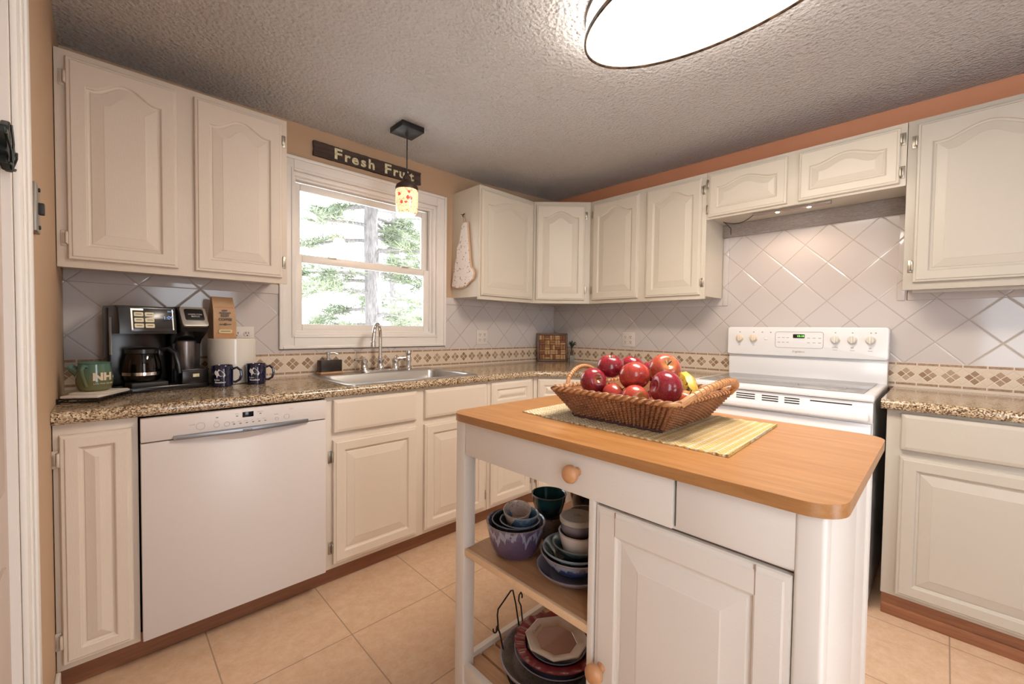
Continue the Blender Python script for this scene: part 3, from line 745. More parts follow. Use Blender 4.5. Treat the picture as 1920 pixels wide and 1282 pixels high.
# ---------------------------------------------------------------- sign
SG = thing('wall_sign', 'dark rustic wooden sign lettered Fresh Fruit above the window', 'sign', (-1.763, -.002, 2.181))
b = B(); N = 40; top = []; bot = []
rs = random.Random(3)
outline = []
for k in range(N + 1): outline.append((-.345 + .69 * k / N, -.0405 + rs.uniform(-.0012, .0012)))
for q in (-.02, 0, .02): outline.append((.345 + rs.uniform(-.006, .0), q))
for k in range(N + 1): outline.append((.345 - .69 * k / N, .0405 + rs.uniform(-.0012, .0012)))
for q in (.02, 0, -.02): outline.append((-.345 + rs.uniform(0, .006), q))
b.prism(outline, -.018, 0, 'Y'); b.obj('board', m_sign, SG, smooth=0)
def word(s, x0_, x1_, zb_):
    ws = {'F': 1.25, 'r': .78, 'e': 1.0, 's': .92, 'h': 1.0, 'u': 1.0, 'i': .5, 't': .68}
    k = (x1_ - x0_) / sum(ws[c_] for c_ in s); x = x0_
    for i, ch in enumerate(s):
        text('letter', ch, .084 if i == 0 else .078, m_cream, SG, (x + k * ws[ch] / 2, -.019, zb_), ext=.0008, off=.0022, sx=1.25 if i == 0 else 1.12, ay='TOP_BASELINE')
        x += k * ws[ch]
word('Fresh', -.243, .022, -.028); word('Fruit', .070, .290, -.028)

# ---------------------------------------------------------------- NH-shaped ornament on the cabinet side
OR = thing('wall_ornament', 'white state-shaped wooden ornament hanging on the side of the wall cabinet', 'ornament', (-1.142, -.14, 1.69))
# outline in (y, z) local ; y axis = world y
pts = [(-.052, .222), (-.020, .226), (.006, .205), (.022, .15), (.03, .09), (.062, .06), (.060, -.01), (.082, -.05), (.090, -.11), (.108, -.16), (.120, -.205), (.05, -.222), (-.045, -.214), (-.075, -.19), (-.118, -.168), (-.132, -.130), (-.118, -.105), (-.092, -.088), (-.082, -.02), (-.070, .08), (-.060, .15)]
t_ = NT('ornament_white'); _n = t_.noise(75, None, 3); _v = t_.noise(22, None, 4)
_sp = t_.math('MAXIMUM', t_.math('LESS_THAN', _n, .36), t_.math('LESS_THAN', _v, .34))
t_.set(Base_Color=t_.mix(_sp, (.80, .76, .74), (.25, .18, .17)), Roughness=.6); t_.bump(_n, .6, .004)
b = B().prism(pts, -.020, -.004, 'X', .0015); b.obj('plaque', t_.m, OR, smooth=0)
ed = [(p[0], p[1]) for p in pts]
b = B().tube([(-.012, y * 1.0, z) for y, z in ed], .0075, 6, closed=True); b.obj('live_edge', plain('tan_edge', (.60, .40, .26), .6), OR)
b = B().tube([(-.012, -.036, .222), (-.010, -.018, .255), (-.006, .002, .278), (-.006, .006, .278), (-.010, .0, .25), (-.012, -.01, .222)], .0018, 6)
b.obj('hanging_string', plain('string', (.28, .22, .18), .8), OR)
b = B().tube([(-.002, .004, .292), (-.012, .004, .285), (-.014, .004, .276), (-.008, .004, .270)], .0025, 6)
b.tube([(-.012, -.018, .29), (-.006, .004, .284), (-.012, .026, .29)], .0022, 6); b.obj('hook', m_iron, OR)

# ---------------------------------------------------------------- outlets, switch, leaf
m_plate = plain('outlet_plate', (.66, .60, .56), .35); m_slot = plain('slot_dark', (.02, .015, .015), .7)
def outlet(label, loc, rz, gang=2):
    o = thing('wall_outlet', label, 'outlet', loc, rz, None)
    w_ = .055 if gang == 2 else .035
    B().prism(rrect(-w_, w_, -.057, .057, .005, 3), -.006, 0, 'Y', .002).obj('cover_plate', m_plate, o)
    for gx in ((-.023, .023) if gang == 2 else (0,)):
        for gz in (-.020, .020):
            B().lathe([(.0165, 0), (.0165, .003), (.015, .004), (0, .004)], (gx, -.005, gz), 20, '-Y', 1, .85).obj('socket', m_plate, o)
            b = B().box(gx - .007, gx - .0045, -.0100, -.008, gz - .001, gz + .009).box(gx + .0045, gx + .007, -.0100, -.008, gz - .001, gz + .009).lathe([(.003, 0), (.003, .002)], (gx, -.008, gz - .008), 10, '-Y')
            b.obj('slots', m_slot, o)
    return o
outlet('double wall outlet right of the window, between window and corner', (-.865, -.008, 1.117), 0)
outlet('double wall outlet on the range wall, between the corner and the range', (-.008, -.774, 1.113), RB)
outlet('double wall outlet half hidden behind the white crock', (-2.455, -.008, 1.120), 0)
SW = thing('light_switch', 'grey metal light switch plate on the tan left wall', 'light switch', (XL, -.965, 1.455), PI / 2)
B().box(-.035, .035, -.010, 0, -.058, .058, .003).obj('cover_plate', plain('pewter', (.30, .28, .25), .4, .6), SW)
B().box(-.008, .008, -.020, -.009, -.014, .014, .002).obj('toggle', m_blackm, SW)
for z_ in (-.045, .045): B().lathe([(.005, 0), (.005, .003), (0, .004)], (0, -.010, z_), 12, '-Y').obj('screw', m_blackm, SW)
LF = thing('leaf_decoration', 'dark metal maple leaf decoration hanging on the white door at the left edge', 'decoration', (XL - .006, -1.335, 1.482))
lp = [(0.36 * a_q, .34 * b_q) for a_q, b_q in [(0, -.10), (.03, -.07), (.09, -.085), (.075, -.045), (.13, -.03), (.105, .0), (.175, .045), (.115, .05), (.125, .085), (.065, .075), (.045, .12), (0, .155), (-.045, .12), (-.065, .075), (-.125, .085), (-.115, .05), (-.175, .045), (-.105, 0), (-.13, -.03), (-.075, -.045), (-.09, -.085), (-.03, -.07)]]
B().prism(lp, -.0, .012, 'X', .003).obj('leaf_blade', plain('dark_pewter', (.045, .055, .055), .35, .6), LF, smooth=0)
b = B()
for q in (lp[6], lp[11], lp[16], lp[2], lp[20]): b.tube([(.013, 0, -.03), (.015, q[0] * .5, -.012 + q[1] * .5), (.013, q[0] * .9, q[1] * .9)], .0018, 6)
b.obj('veins', plain('dark_pewter2', (.02, .024, .024), .4, .6), LF)

# ---------------------------------------------------------------- counter items
def m_glaze(name, c1, c2, c3=None, sc_=14, rough=.12, ax=2, z0=0, z1=.1, speck=None, drip=None):
    """glaze: colour by height along object z with noisy drip edge"""
    t = NT(name); c = t.xyz()
    n = t.noise(sc_, None, 4, .6); h = t.math('DIVIDE', t.math('SUBTRACT', c[ax], z0), z1 - z0)
    h = t.math('ADD', h, t.math('MULTIPLY', t.math('SUBTRACT', n, .5), .8))
    st = [(.25, c1), (.75, c2)] if c3 is None else [(.15, c1), (.55, c2), (.95, c3)]
    col = t.ramp(h, st)
    if speck:
        col = t.mix(t.math('LESS_THAN', t.noise(220, None, 2), .40), col, speck)
    if drip:
        ang = t.n('ShaderNodeMath', operation='ARCTAN2'); t.link(c[1], ang.inputs[0]); t.link(c[0], ang.inputs[1])
        cv = t.n('ShaderNodeCombineXYZ'); t.link(ang.outputs[0], cv.inputs[0])
        dn = t.noise(2.4, cv.outputs[0], 5, .62); ln = t.math('MULTIPLY', t.math('SUBTRACT', dn, .40), drip[1])
        dz = t.math('SUBTRACT', drip[2], c[2])
        m = t.math('MULTIPLY', t.math('LESS_THAN', dz, ln), t.math('GREATER_THAN', dz, t.math('SUBTRACT', ln, .022)))
        m = t.math('MULTIPLY', m, t.math('GREATER_THAN', n, .42))
        col = t.mix(t.math('MULTIPLY', m, .5), col, drip[0])
    t.set(Base_Color=col, Roughness=rough, Coat_Weight=.4); t.bump(n, .1, .003); return t.m

# coffee maker
CM = thing('coffee_maker', 'black two-way coffee maker with silver single-serve side, under the left cabinet', 'coffee maker', (-2.795, -.152, ZCT), math.radians(13))
# local x -.15..+.15, y -.115 front .. +.10 back
B().box(-.150, .150, -.118, .095, 0, .022, .006).obj('base_tray', m_black, CM)
B().box(-.150, .040, .020, .100, .02, .345, .010).obj('rear_column', m_black, CM)
b = B().prism([(-.10, .235), (-.10, .262), (-.085, .340), (-.06, .347), (.095, .347), (.095, .235)], -.148, .040, 'X', .005); b.obj('brew_head', m_black, CM)
b = B().lathe([(.055, .020), (.058, .026), (.058, .036), (.05, .038), (0, .038)], (-.055, -.045, 0), 36); b.box(-.115, .005, -.112, -.03, .02, .040, .006); b.obj('warming_plate', m_blackm, CM)
b = B().box(-.112, .034, -.1025, -.099, .243, .338, .003); b.xf(Matrix.Translation((0, -.10, .24)) @ Matrix.Rotation(-.16, 4, 'X') @ Matrix.Translation((0, .10, -.24))); cp = b.obj('control_panel', plain('panel_grey', (.035, .033, .036), .2), CM)
m_btn = plain('button_cream', (.70, .62, .42), .4)
RX = Matrix.Translation((0, -.10, .24)) @ Matrix.Rotation(-.16, 4, 'X') @ Matrix.Translation((0, .10, -.24))
for i in range(2):
    for j in range(3):
        x_ = -.085 + i * .034; z_ = .313 - j * .023
        b = B().prism(rrect(x_ - .0145, x_ + .0145, z_ - .0085, z_ + .0085, .003, 3), -.1055, -.102, 'Y'); b.xf(RX); b.obj('button', m_btn, CM)
        b = B().box(x_ - .009, x_ + .009, -.1062, -.1054, z_ - .001, z_ + .0015); b.xf(RX); b.obj('button_print', m_print, CM)
b = B().box(-.109, -.104, -.1045, -.102, .25, .336).box(.024, .0275, -.1045, -.102, .25, .336); b.box(-.104, -.07, -.1045, -.102, .329, .336); b.xf(RX); b.obj('panel_trim', m_silver, CM)
_dm = emis('display_blue', (.25, .45, .9), .35)
o = text('display_digits', '1:09', .020, _dm, CM, (.004, -.116, .300), (PI / 2 - .16, 0, 0), ext=.0003); 
o = text('display_text', 'BREW', .008, _dm, CM, (.010, -.122, .326), (PI / 2 - .16, 0, 0), ext=.0003)
# single-serve tower
b = B().prism([(.095, .02), (.095, .340), (.060, .352), (-.075, .350), (-.125, .262), (-.115, .245), (-.04, .215), (-.020, .19), (-.020, .02)], .046, .150, 'X', .006); b.obj('single_serve_tower', m_black, CM)
b = B(); 
pr_ = rrect(-.048, .048, -.048, .048, .012, 4)
Mx = Matrix.Translation((.098, -.103, .307)) @ Matrix.Rotation(math.radians(-30), 4, 'X')
b.prism(pr_, -.006, .006, 'Y', .003); b.xf(Mx); b.obj('silver_bezel', m_silver, CM)
b = B().prism(rrect(-.034, .036, -.020, .036, .008, 4), -.0095, -.004, 'Y', .002); b.xf(Mx); b.obj('lid_window', m_black, CM)
text('brand_text', 'HAMILTON\nBEACH', .010, plain('pale_print', (.6, .58, .6), .5), CM, (.098, -.118, .314), (PI / 2 - math.radians(30), 0, 0), ext=.0003)
m_blk_steel = plain('dark_brushed_steel', (.22, .20, .20), .3, .9)
b = B().lathe([(.036, .07), (.038, .075), (.038, .20), (.034, .205)], (.094, -.022, 0), 30); b.obj('steel_column', m_blk_steel, CM)
b = B().box(.050, .148, -.114, -.03, .02, .078, .004); b.box(.048, .150, -.116, -.03, .076, .082, .002); b.obj('drip_stand', m_black, CM)
B().box(.088, .112, -.1165, -.1135, .048, .062, .0008).obj('label_plate', m_cream, CM)
B().box(-.1515, -.148, -.02, .0, .15, .30, .001).obj('water_window', plain('pale_gauge', (.35, .36, .36), .3), CM)
# carafe (lifts out)
CF = thing('coffee_carafe', 'glass coffee carafe with black handle standing in the coffee maker', 'carafe', (-2.846, -.212, ZCT + .0395), math.radians(13))
B().lathe([(.0, .0), (.048, .0), (.056, .006), (.062, .035), (.060, .075), (.050, .115), (.048, .118), (.047, .115), (.057, .075), (.059, .035), (.053, .009), (0, .004)], (0, 0, 0), 40).obj('glass_body', m_carafe, CF)
B().lathe([(.050, .112), (.054, .116), (.054, .132), (.045, .137), (0, .139), (0, .130), (.04, .128)], (0, 0, 0), 40).obj('lid', m_black, CF)
B().lathe([(.0615, .026), (.0632, .028), (.0632, .040), (.0612, .041)], (0, 0, 0), 40, cap=False).obj('steel_band', m_chrome, CF)
b = B().tube([(.052, -.02, .128), (.075, -.045, .134), (.092, -.058, .115), (.103, -.060, .07), (.108, -.058, .030)], .009, 10, rf=lambda t: .011 - .004 * abs(t - .5)); b.box(.045, .062, -.03, -.005, .105, .13, .003); b.obj('handle', m_black, CF)

# trivet + green pitcher
TV = thing('tile_trivet', 'white tile trivet in a black wire frame at the counter end by the left wall', 'trivet', (-2.972, -.490, ZCT), math.radians(62))
b = B().box(.004, .188, .004, .108, .018, .026, .0015); b.obj('tile', plain('trivet_tile', (.66, .60, .55), .35), TV)
B().box(.05, .17, .0, .112, .026, .030, .0015).obj('cloth_pad', plain('trivet_top', (.66, .61, .54), .7), TV)
b = B()
for z_ in (.016, .007): b.tube([(0, 0, z_), (.192, 0, z_), (.192, .112, z_), (0, .112, z_)], .0018, 6, closed=True)
for x_, y_ in ((0, 0), (.192, 0), (.192, .112), (0, .112)): b.tube([(x_, y_, .018), (x_, y_, .0)], .0025, 6)
for k in range(1, 7): b.tube([(k * .0275, 0, .016), (k * .0275 + .004, 0, .011), (k * .0275, 0, .007)], .0018, 5)
for k in range(1, 4): b.tube([(0, k * .028, .016), (0, k * .028, .007)], .0018, 5)
b.obj('wire_frame', m_iron, TV)
GP = thing('green_mug', 'green pottery mug lettered NH standing on the tile trivet', 'mug', (-2.982, -.352, ZCT + .030), 0)
m_green = m_glaze('green_glaze', (.13, .12, .045), (.09, .13, .075), (.07, .16, .13), 14, .12, 2, 0, .10)
B().lathe([(0, .0), (.036, .0), (.044, .006), (.050, .03), (.050, .05), (.044, .085), (.043, .097), (.0455, .101), (.043, .103), (.040, .099), (.041, .085), (.046, .05), (.046, .03), (.038, .010), (0, .008)], (0, 0, 0), 44).obj('body', m_green, GP)
def arm(a, pts): return [(r * math.cos(a), r * math.sin(a), z) for r, z in pts]
B().tube(arm(-PI * .64, [(.046, .088), (.062, .094), (.074, .080), (.070, .060), (.058, .038), (.048, .020)]), .0055, 10).obj('handle', m_green, GP)
B().tube(arm(PI * .93, [(.040, .060), (.058, .082), (.066, .092)]), .010, 10, rf=lambda t: .014 - .004 * t).obj('spout', m_green, GP)
m_stamp = plain('stamp_cream', (.60, .50, .36), .6)
def wrap(r0, ang0, z0_):
    def f(co):
        a = ang0 + co.x / r0; r = r0 + .0008 + co.z; return Vector((r * math.cos(a), r * math.sin(a), z0_ + co.y))
    return f
text('stamped_letters', 'NH', .036, m_stamp, GP, (0, 0, 0), fn=wrap(.0505, -PI * .36, .052), off=.0018, ext=.0006)
text('stamped_motto', 'LIVE FREE OR DIE', .0075, m_stamp, GP, (0, 0, 0), fn=wrap(.0508, -PI * .34, .028), ext=.0005)

# crock + coffee bag
CR = thing('white_crock', 'large white ceramic crock beside the coffee maker, a coffee bag on its lid', 'crock', (-2.515, -.112, ZCT))
m_wc = plain('white_ceramic', (.72, .68, .62), .2, 0, Coat_Weight=.5)
B().lathe([(0, 0), (.086, 0), (.092, .004), (.096, .05), (.098, .20), (.0985, .208), (.096, .212), (.094, .208), (.093, .20), (.09, .012), (0, .01)], (0, 0, 0), 56).obj('body', m_wc, CR)
B().lathe([(0, .200), (.091, .200), (.092, .206), (.088, .209), (0, .210)], (0, 0, 0), 48).obj('lid', m_wc, CR)
BG = thing('coffee_bag', 'brown paper coffee bag lettered Best Coffee standing on the white crock', 'coffee bag', (-2.556, -.122, ZCT + .2102), math.radians(12))
t_ = NT('kraft_paper'); _n = t_.noise(20, None, 4); t_.set(Base_Color=t_.mix(_n, (.40, .23, .11), (.50, .31, .17)), Roughness=.45); t_.bump(_n, .5, .01); m_kraft = t_.m
b = B(); hw, hd = .046, .030
def br_(w_, d_, z_, sh=0): return [(-w_, -d_ + sh, z_), (w_, -d_ + sh, z_), (w_, d_ + sh, z_), (-w_, d_ + sh, z_)]
b.rings([br_(hw, hd, 0), br_(hw * 1.03, hd * 1.06, .01), br_(hw * 1.04, hd * 1.05, .08), br_(hw * 1.0, hd * .85, .13), br_(hw * .97, hd * .45, .165), br_(hw * .96, hd * .18, .188), br_(hw * .95, hd * .10, .196)])
b.obj('bag', m_kraft, BG, smooth=0)
b = B().prism(rrect(-.038, .038, .012, .150, .003, 2), 0, .0008, 'Y')
for v in b.bm.verts:
    z = v.co.z; dfront = -hd * 1.06 if z < .08 else -hd * 1.06 + (z - .08) / .05 * (.2 * hd) if z < .13 else -hd * .86 + (z - .13) / .035 * .40 * hd
    v.co.y += dfront - .0012
lab = b.obj('label', NT('label_copper').set(Base_Color=(.44, .20, .09), Roughness=.35), BG)
for s_, z_, sz in (('NEW', .132, .009), ("HAMPSHIRE'S", .121, .008), ('BEST', .108, .0165), ('COFFEE', .090, .0165)):
    dy = -hd * 1.08 if z_ < .09 else -hd * 1.02 if z_ < .115 else -hd * .93 if z_ < .125 else -hd * .86
    text('label_text', s_, sz, m_print, BG, (0, dy - .0035, z_), (PI / 2 - (.14 if z_ > .1 else 0), 0, 0), ext=.0003, off=.0006)
B().prism(rrect(-.028, .028, .026, .044, .006, 4), -hd * 1.06 - .0045, -hd * 1.06 - .002, 'Y').obj('small_label', plain('pale_label', (.62, .50, .26), .5), BG)
b = B().box(-.02, .02, -hd * 1.06 - .0055, -hd * 1.06 - .004, .034, .037).box(-.025, .025, -hd * 1.06 - .0035, -hd * 1.06 - .002, .066, .070).lathe([(.006, 0), (.006, .002)], (0, -hd * 1.06 - .002, .068), 10, '-Y')
b.obj('label_mark', m_print, BG)
# navy mugs
def navy(label, loc, rz):
    o = thing('navy_mug', label, 'mug', loc, rz, 'navy mugs in front of the white crock')
    mm = bpy.data.materials.get('navy_glaze') or plain('navy_glaze', (.005, .007, .035), .08, 0, Coat_Weight=.5)
    B().lathe([(0, 0), (.037, 0), (.040, .004), (.041, .05), (.041, .092), (.0395, .095), (.038, .092), (.037, .05), (.036, .008), (0, .006)], (0, 0, 0), 44).obj('body', mm, o)
    B().tube([(.040, 0, .078), (.056, 0, .084), (.070, 0, .070), (.073, 0, .048), (.066, 0, .028), (.050, 0, .018), (.040, 0, .020)], .0055, 10).obj('handle', mm, o)
    wp = plain('mug_print', (.72, .72, .74), .5) if 'mug_print' not in bpy.data.materials else bpy.data.materials['mug_print']
    # leaping moose-like emblem as small wrapped polygons
    em = [(-.022, .010), (-.016, .020), (-.010, .014), (-.004, .024), (.004, .018), (.010, .010), (.018, .004), (.020, -.004), (.014, -.016), (.011, -.006), (.002, -.008), (-.006, -.004), (-.012, -.016), (-.014, -.004), (-.020, .002)]
    bb = B(); f_ = wrap(.0413, -PI / 2, .056)
    vs_ = [bb.bm.verts.new(f_(Vector((x, z, 0)))) for x, z in em]; bb.bm.faces.new(vs_); bmesh.ops.triangulate(bb.bm, faces=bb.bm.faces[:])
    bb.obj('emblem', wp, o, normals=False)
    text('emblem_text', 'Lake', .011, wp, o, (0, 0, 0), fn=wrap(.0412, -PI / 2 - .28, .033), ext=.0004)
    text('emblem_text', 'Moosehead', .0085, wp, o, (0, 0, 0), fn=wrap(.0412, -PI / 2, .022), ext=.0004, off=.0004)
    return o
navy('navy blue mug with white emblem, nearer the coffee maker', (-2.578, -.250, ZCT), math.radians(-22))
navy('navy blue mug with white emblem, nearer the window', (-2.442, -.234, ZCT), math.radians(-22))

# cork board and bamboo vase in the corner
CB = thing('cork_trivet', 'square wooden-framed board of wine corks leaning in the corner', 'cork board', (-.185, -.150, ZCT), math.radians(-37))
M2 = Matrix.Rotation(math.radians(-8), 4, 'X')
h_ = .245; w2 = .135
b = B().box(-w2, w2, -.009, .009, 0, .016, .002).box(-w2, w2, -.009, .009, h_ - .016, h_, .002).box(-w2, -w2 + .018, -.009, .009, 0, h_, .002).box(w2 - .018, w2, -.009, .009, 0, h_, .002).box(-w2 + .01, w2 - .01, .002, .008, .01, h_ - .01)
b.xf(M2); b.obj('wood_frame', wood('dark_frame_wood', (.07, .03, .015), (.15, .07, .035), (8, 8, 8), .5, 4), CB)
corkm = [plain('cork_%s' % n_, c_, .8) for n_, c_ in (('light', (.50, .30, .15)), ('mid', (.36, .18, .08)), ('dark', (.24, .10, .05)))]
cells = 5; cs = (2 * w2 - .04) / cells; ch = (h_ - .036) / cells; rr_ = random.Random(5)
nck = 0
for i in range(cells):
    for j in range(cells):
        x0_ = -w2 + .02 + i * cs; z0_ = .018 + j * ch
        for k in range(2):
            c_ = B(); cm_ = corkm[rr_.randrange(3)]
            if (i + j) % 2: c_.tube([(x0_ + .002, -.002, z0_ + ch * (.26 + .48 * k)), (x0_ + cs - .002, -.002, z0_ + ch * (.26 + .48 * k))], ch * .235, 10)
            else: c_.tube([(x0_ + cs * (.26 + .48 * k), -.002, z0_ + .002), (x0_ + cs * (.26 + .48 * k), -.002, z0_ + ch - .002)], cs * .235, 10)
            c_.xf(M2); c_.obj('cork', cm_, CB)
VS = thing('bud_vase', 'small square glass vase with a dark green sprig right of the cork board', 'vase', (-.095, -.285, ZCT), math.radians(-40))
b = B().box(-.019, .019, -.019, .019, 0, .058, .002); b.obj('holder', plain('grey_stone', (.20, .19, .17), .35), VS)
b = B().lathe([(.010, .058), (.010, .085), (.006, .10), (.006, .118), (.007, .12)], (0, 0, 0), 16); b.obj('glass_neck', m_jarg, VS)
m_leafd = plain('dark_leaf', (.012, .035, .012), .35)
b = B()
for a, r_, h2 in ((.3, .045, .05), (2.4, .03, .04), (3.6, .03, .055), (5.4, .05, .035), (1.2, .03, .06)):
    pts = [(r_ * q * math.cos(a), r_ * q * math.sin(a), .118 + h2 * math.sin(q * 2.4)) for q in [k / 8 for k in range(9)]]
    b.tube(pts, .004, 6, rf=lambda t: .0008 + .0055 * math.sin(PI * min(1, t + .05)))
b.tube([(0, 0, .06), (.002, 0, .12)], .0018, 6); b.obj('sprig', m_leafd, VS)

# ---------------------------------------------------------------- island cart
IX, IY = -2.165, -1.434
IS = thing('kitchen_cart', 'cream kitchen cart with a butcher block top in front of the range', 'kitchen island', (IX, IY, 0), RB)
IZ = .898; ID = .595; IR = .949
pts = []
R_ = .055
outl = rrect(-.003, .972, -.021, .616, R_, 10)
b = B().prism(outl, IZ, .9205, 'Z', .007); b.obj('butcher_block_top', m_top, IS)
for x_, y_, nm in ((.008, 0, 'leg'), (.008, ID - .045, 'leg'), (IR - .042, ID - .045, 'leg')):
    B().box(x_, x_ + .042, y_, y_ + .045, 0, IZ, .003).obj(nm, m_island, IS)
B().box(IR - .042, IR, 0, .045, 0, IZ, .007, 4).obj('leg', m_island, IS)
b = B().box(.05, .7, .020, .03, .79, IZ).box(.712, IR - .040, .004, .03, .796, IZ, .001)
b.box(.012, .03, .045, ID - .045, .79, IZ).box(.05, IR - .04, ID - .025, ID - .004, .79, IZ); b.obj('apron', m_island, IS)
dr = B().box(.053, .706, .001, .022, .793, IZ - .004, .0015).obj('drawer', m_island, IS)
def knobz(x, z, parent):
    B().lathe([(.0105, 0), (.0085, .008), (.009, .013), (.0155, .017), (.0202, .023), (.0212, .029), (.0195, .035), (.0145, .0405), (.0075, .0435), (0, .0445)], (x, .0, z), 28, '-Y').obj('knob', m_knob, parent)
knobz(.478, .849, dr)
# cupboard
b = B().box(.512, .530, .03, ID - .03, .10, .795).box(.530, IR - .02, ID - .03, ID - .015, .10, .795).box(.53, IR - .02, .03, ID - .03, .10, .118)
b.box(.512, .527, 0, .03, .08, .795, .001).box(.527, IR - .040, .012, .03, .79, .7965).box(.527, IR - .04, .001, .03, .07, .108, .001)
b.obj('cupboard_panels', m_island, IS)
b = B().box(IR - .008, IR - .001, .04, .335, .08, IZ, .001).box(IR - .014, IR - .006, .338, ID - .04, .08, IZ, .001); b.obj('side_panel', m_island, IS)
b = panel_door(.377, .672, .019, .052, 0, .040); b.xf(Matrix.Translation((.5285, .019, .112))); idr = b.obj('cupboard_door', m_island, IS, smooth=7)
b = B().box(.5285 + .3755 - .052, .5285 + .3755 - .0505, -.0004, .002, .112 + .62, .112 + .672).box(.5285 + .0505, .5285 + .052, -.0004, .002, .112 + .62, .112 + .672); b.obj('frame_joint', plain('joint_brown', (.36, .24, .18), .7), idr)
B().box(.527, IR - .041, .018, .022, .10, .7935).obj('door_gap', plain('gap_brown', (.10, .06, .045), .8), IS)
knobz(.552, .426, idr)
# shelves
b = B().box(.045, .512, .014, ID - .02, .478, .497); sh = b.obj('upper_shelf', m_shelf, IS)
B().box(.045, .512, .003, .0145, .4775, .4975, .001).obj('shelf_edge', m_lip, sh)
b = B()
for k in range(9): b.box(.03, .512, .035 + k * .06, .035 + k * .06 + .052, .098, .112, .001)
b.obj('slatted_shelf', m_shelf, IS)
b = B().box(.050, .512, .006, .026, .075, .128, .001).box(.050, .512, ID - .026, ID - .008, .075, .128).box(.012, .03, .045, ID - .045, .075, .128); b.obj('lower_rail', m_island, IS)

def isl(lx, ly): return (IX + ly, IY - lx)

# ---------------------------------------------------------------- placemat
PM = NT('woven_placemat'); _c = PM.xyz()
def pm():
    t = PM
    y = _c[1]; x = _c[0]
    big = t.math('SINE', t.math('MULTIPLY', y, 330)); sm = t.math('SINE', t.math('MULTIPLY', x, 520))
    h = t.math('ADD', t.math('MULTIPLY', big, sm), t.math('MULTIPLY', sm, .4))
    stripe = t.math('GREATER_THAN', big, .55)
    g = t.ramp(t.math('ADD', t.math('MULTIPLY', y, 1.0), .5), [(0, (.72, .50, .17)), (.42, (.74, .55, .26)), (.55, (.74, .64, .44)), (1, (.76, .68, .52))])
    col = t.mix(t.math('LESS_THAN', h, -.3), g, (.50, .35, .16)); col = t.mix(t.math('MULTIPLY', t.math('LESS_THAN', sm, -.35), .55), col, (.50, .34, .14)); col = t.mix(stripe, col, (.80, .72, .52))
    t.set(Base_Color=col, Roughness=.85); t.bump(h, .9, .004); return t.m
zt = .9205
pc = ((-2.022, -1.590), (-2.040, -2.198), (-1.625, -2.185), (-1.610, -1.580))
b = B(); NX, NY = 40, 80
grid = []
for j in range(NY + 1):
    v = j / NY; row = []
    for i in range(NX + 1):
        u = i / NX
        X_ = (pc[0][0] * (1 - v) + pc[1][0] * v) * (1 - u) + (pc[3][0] * (1 - v) + pc[2][0] * v) * u
        Y_ = (pc[0][1] * (1 - v) + pc[1][1] * v) * (1 - u) + (pc[3][1] * (1 - v) + pc[2][1] * v) * u
        wav = .0015 * math.sin(v * 70) if i in (0, NX) else 0
        z = zt + .0035 + .0012 * math.sin(v * 120) + (.003 * (v > .93) * (v - .93) / .07)
        row.append((X_ + wav, Y_, z))
    grid.append(row)
vt = [[b.bm.verts.new(p) for p in r] for r in grid]; vb = [[b.bm.verts.new((p[0], p[1], zt + .0004 + (p[2] - zt - .004 if 0 else 0))) for p in r] for r in grid]
for j in range(NY):
    for i in range(NX):
        b.bm.faces.new((vt[j][i], vt[j][i + 1], vt[j + 1][i + 1], vt[j + 1][i])); b.bm.faces.new((vb[j][i], vb[j + 1][i], vb[j + 1][i + 1], vb[j][i + 1]))
for j in range(NY):
    for i in (0, NX): b.bm.faces.new((vt[j][i], vt[j + 1][i], vb[j + 1][i], vb[j][i]))
for i in range(NX):
    for j in (0, NY): b.bm.faces.new((vt[j][i], vt[j][i + 1], vb[j][i + 1], vb[j][i]))
b.xf(Matrix.Translation((1.82, 1.89, 0)))
po = b.obj('placemat', pm(), loc=(-1.82, -1.89, 0)); tag(po, 'woven yellow and cream placemat under the fruit basket', 'placemat')

# ---------------------------------------------------------------- basket
BKX, BKY, BKZ = -1.812, -1.880, zt + .0052
BK = thing('wicker_basket', 'brown wicker basket with two handles full of fruit on the placemat', 'basket', (BKX, BKY, BKZ))
t_ = NT('wicker'); _n = t_.noise(140, None, 3); _n2 = t_.noise(14, None, 3)
_geo = t_.n('ShaderNodeNewGeometry')
_pt = t_.math('MULTIPLY', t_.math('SUBTRACT', _geo.outputs['Pointiness'], .5), 0)
_cc = t_.ramp(t_.math('ADD', t_.math('MULTIPLY', _n, .5), t_.math('MULTIPLY', _n2, .5)), [(.3, (.10, .035, .015)), (.55, (.27, .11, .045)), (.75, (.42, .20, .085))])
t_.set(Base_Color=_cc, Roughness=.55); t_.bump(_n, .4, .002); m_wick = t_.m
m_rim = wood('rim_cane', (.42, .19, .075), (.58, .32, .15), (8, 8, 8), .45, 6)
bx, by = .142, .136      # half bottom (x, y)
tx, ty, hh = .192, .186, .078
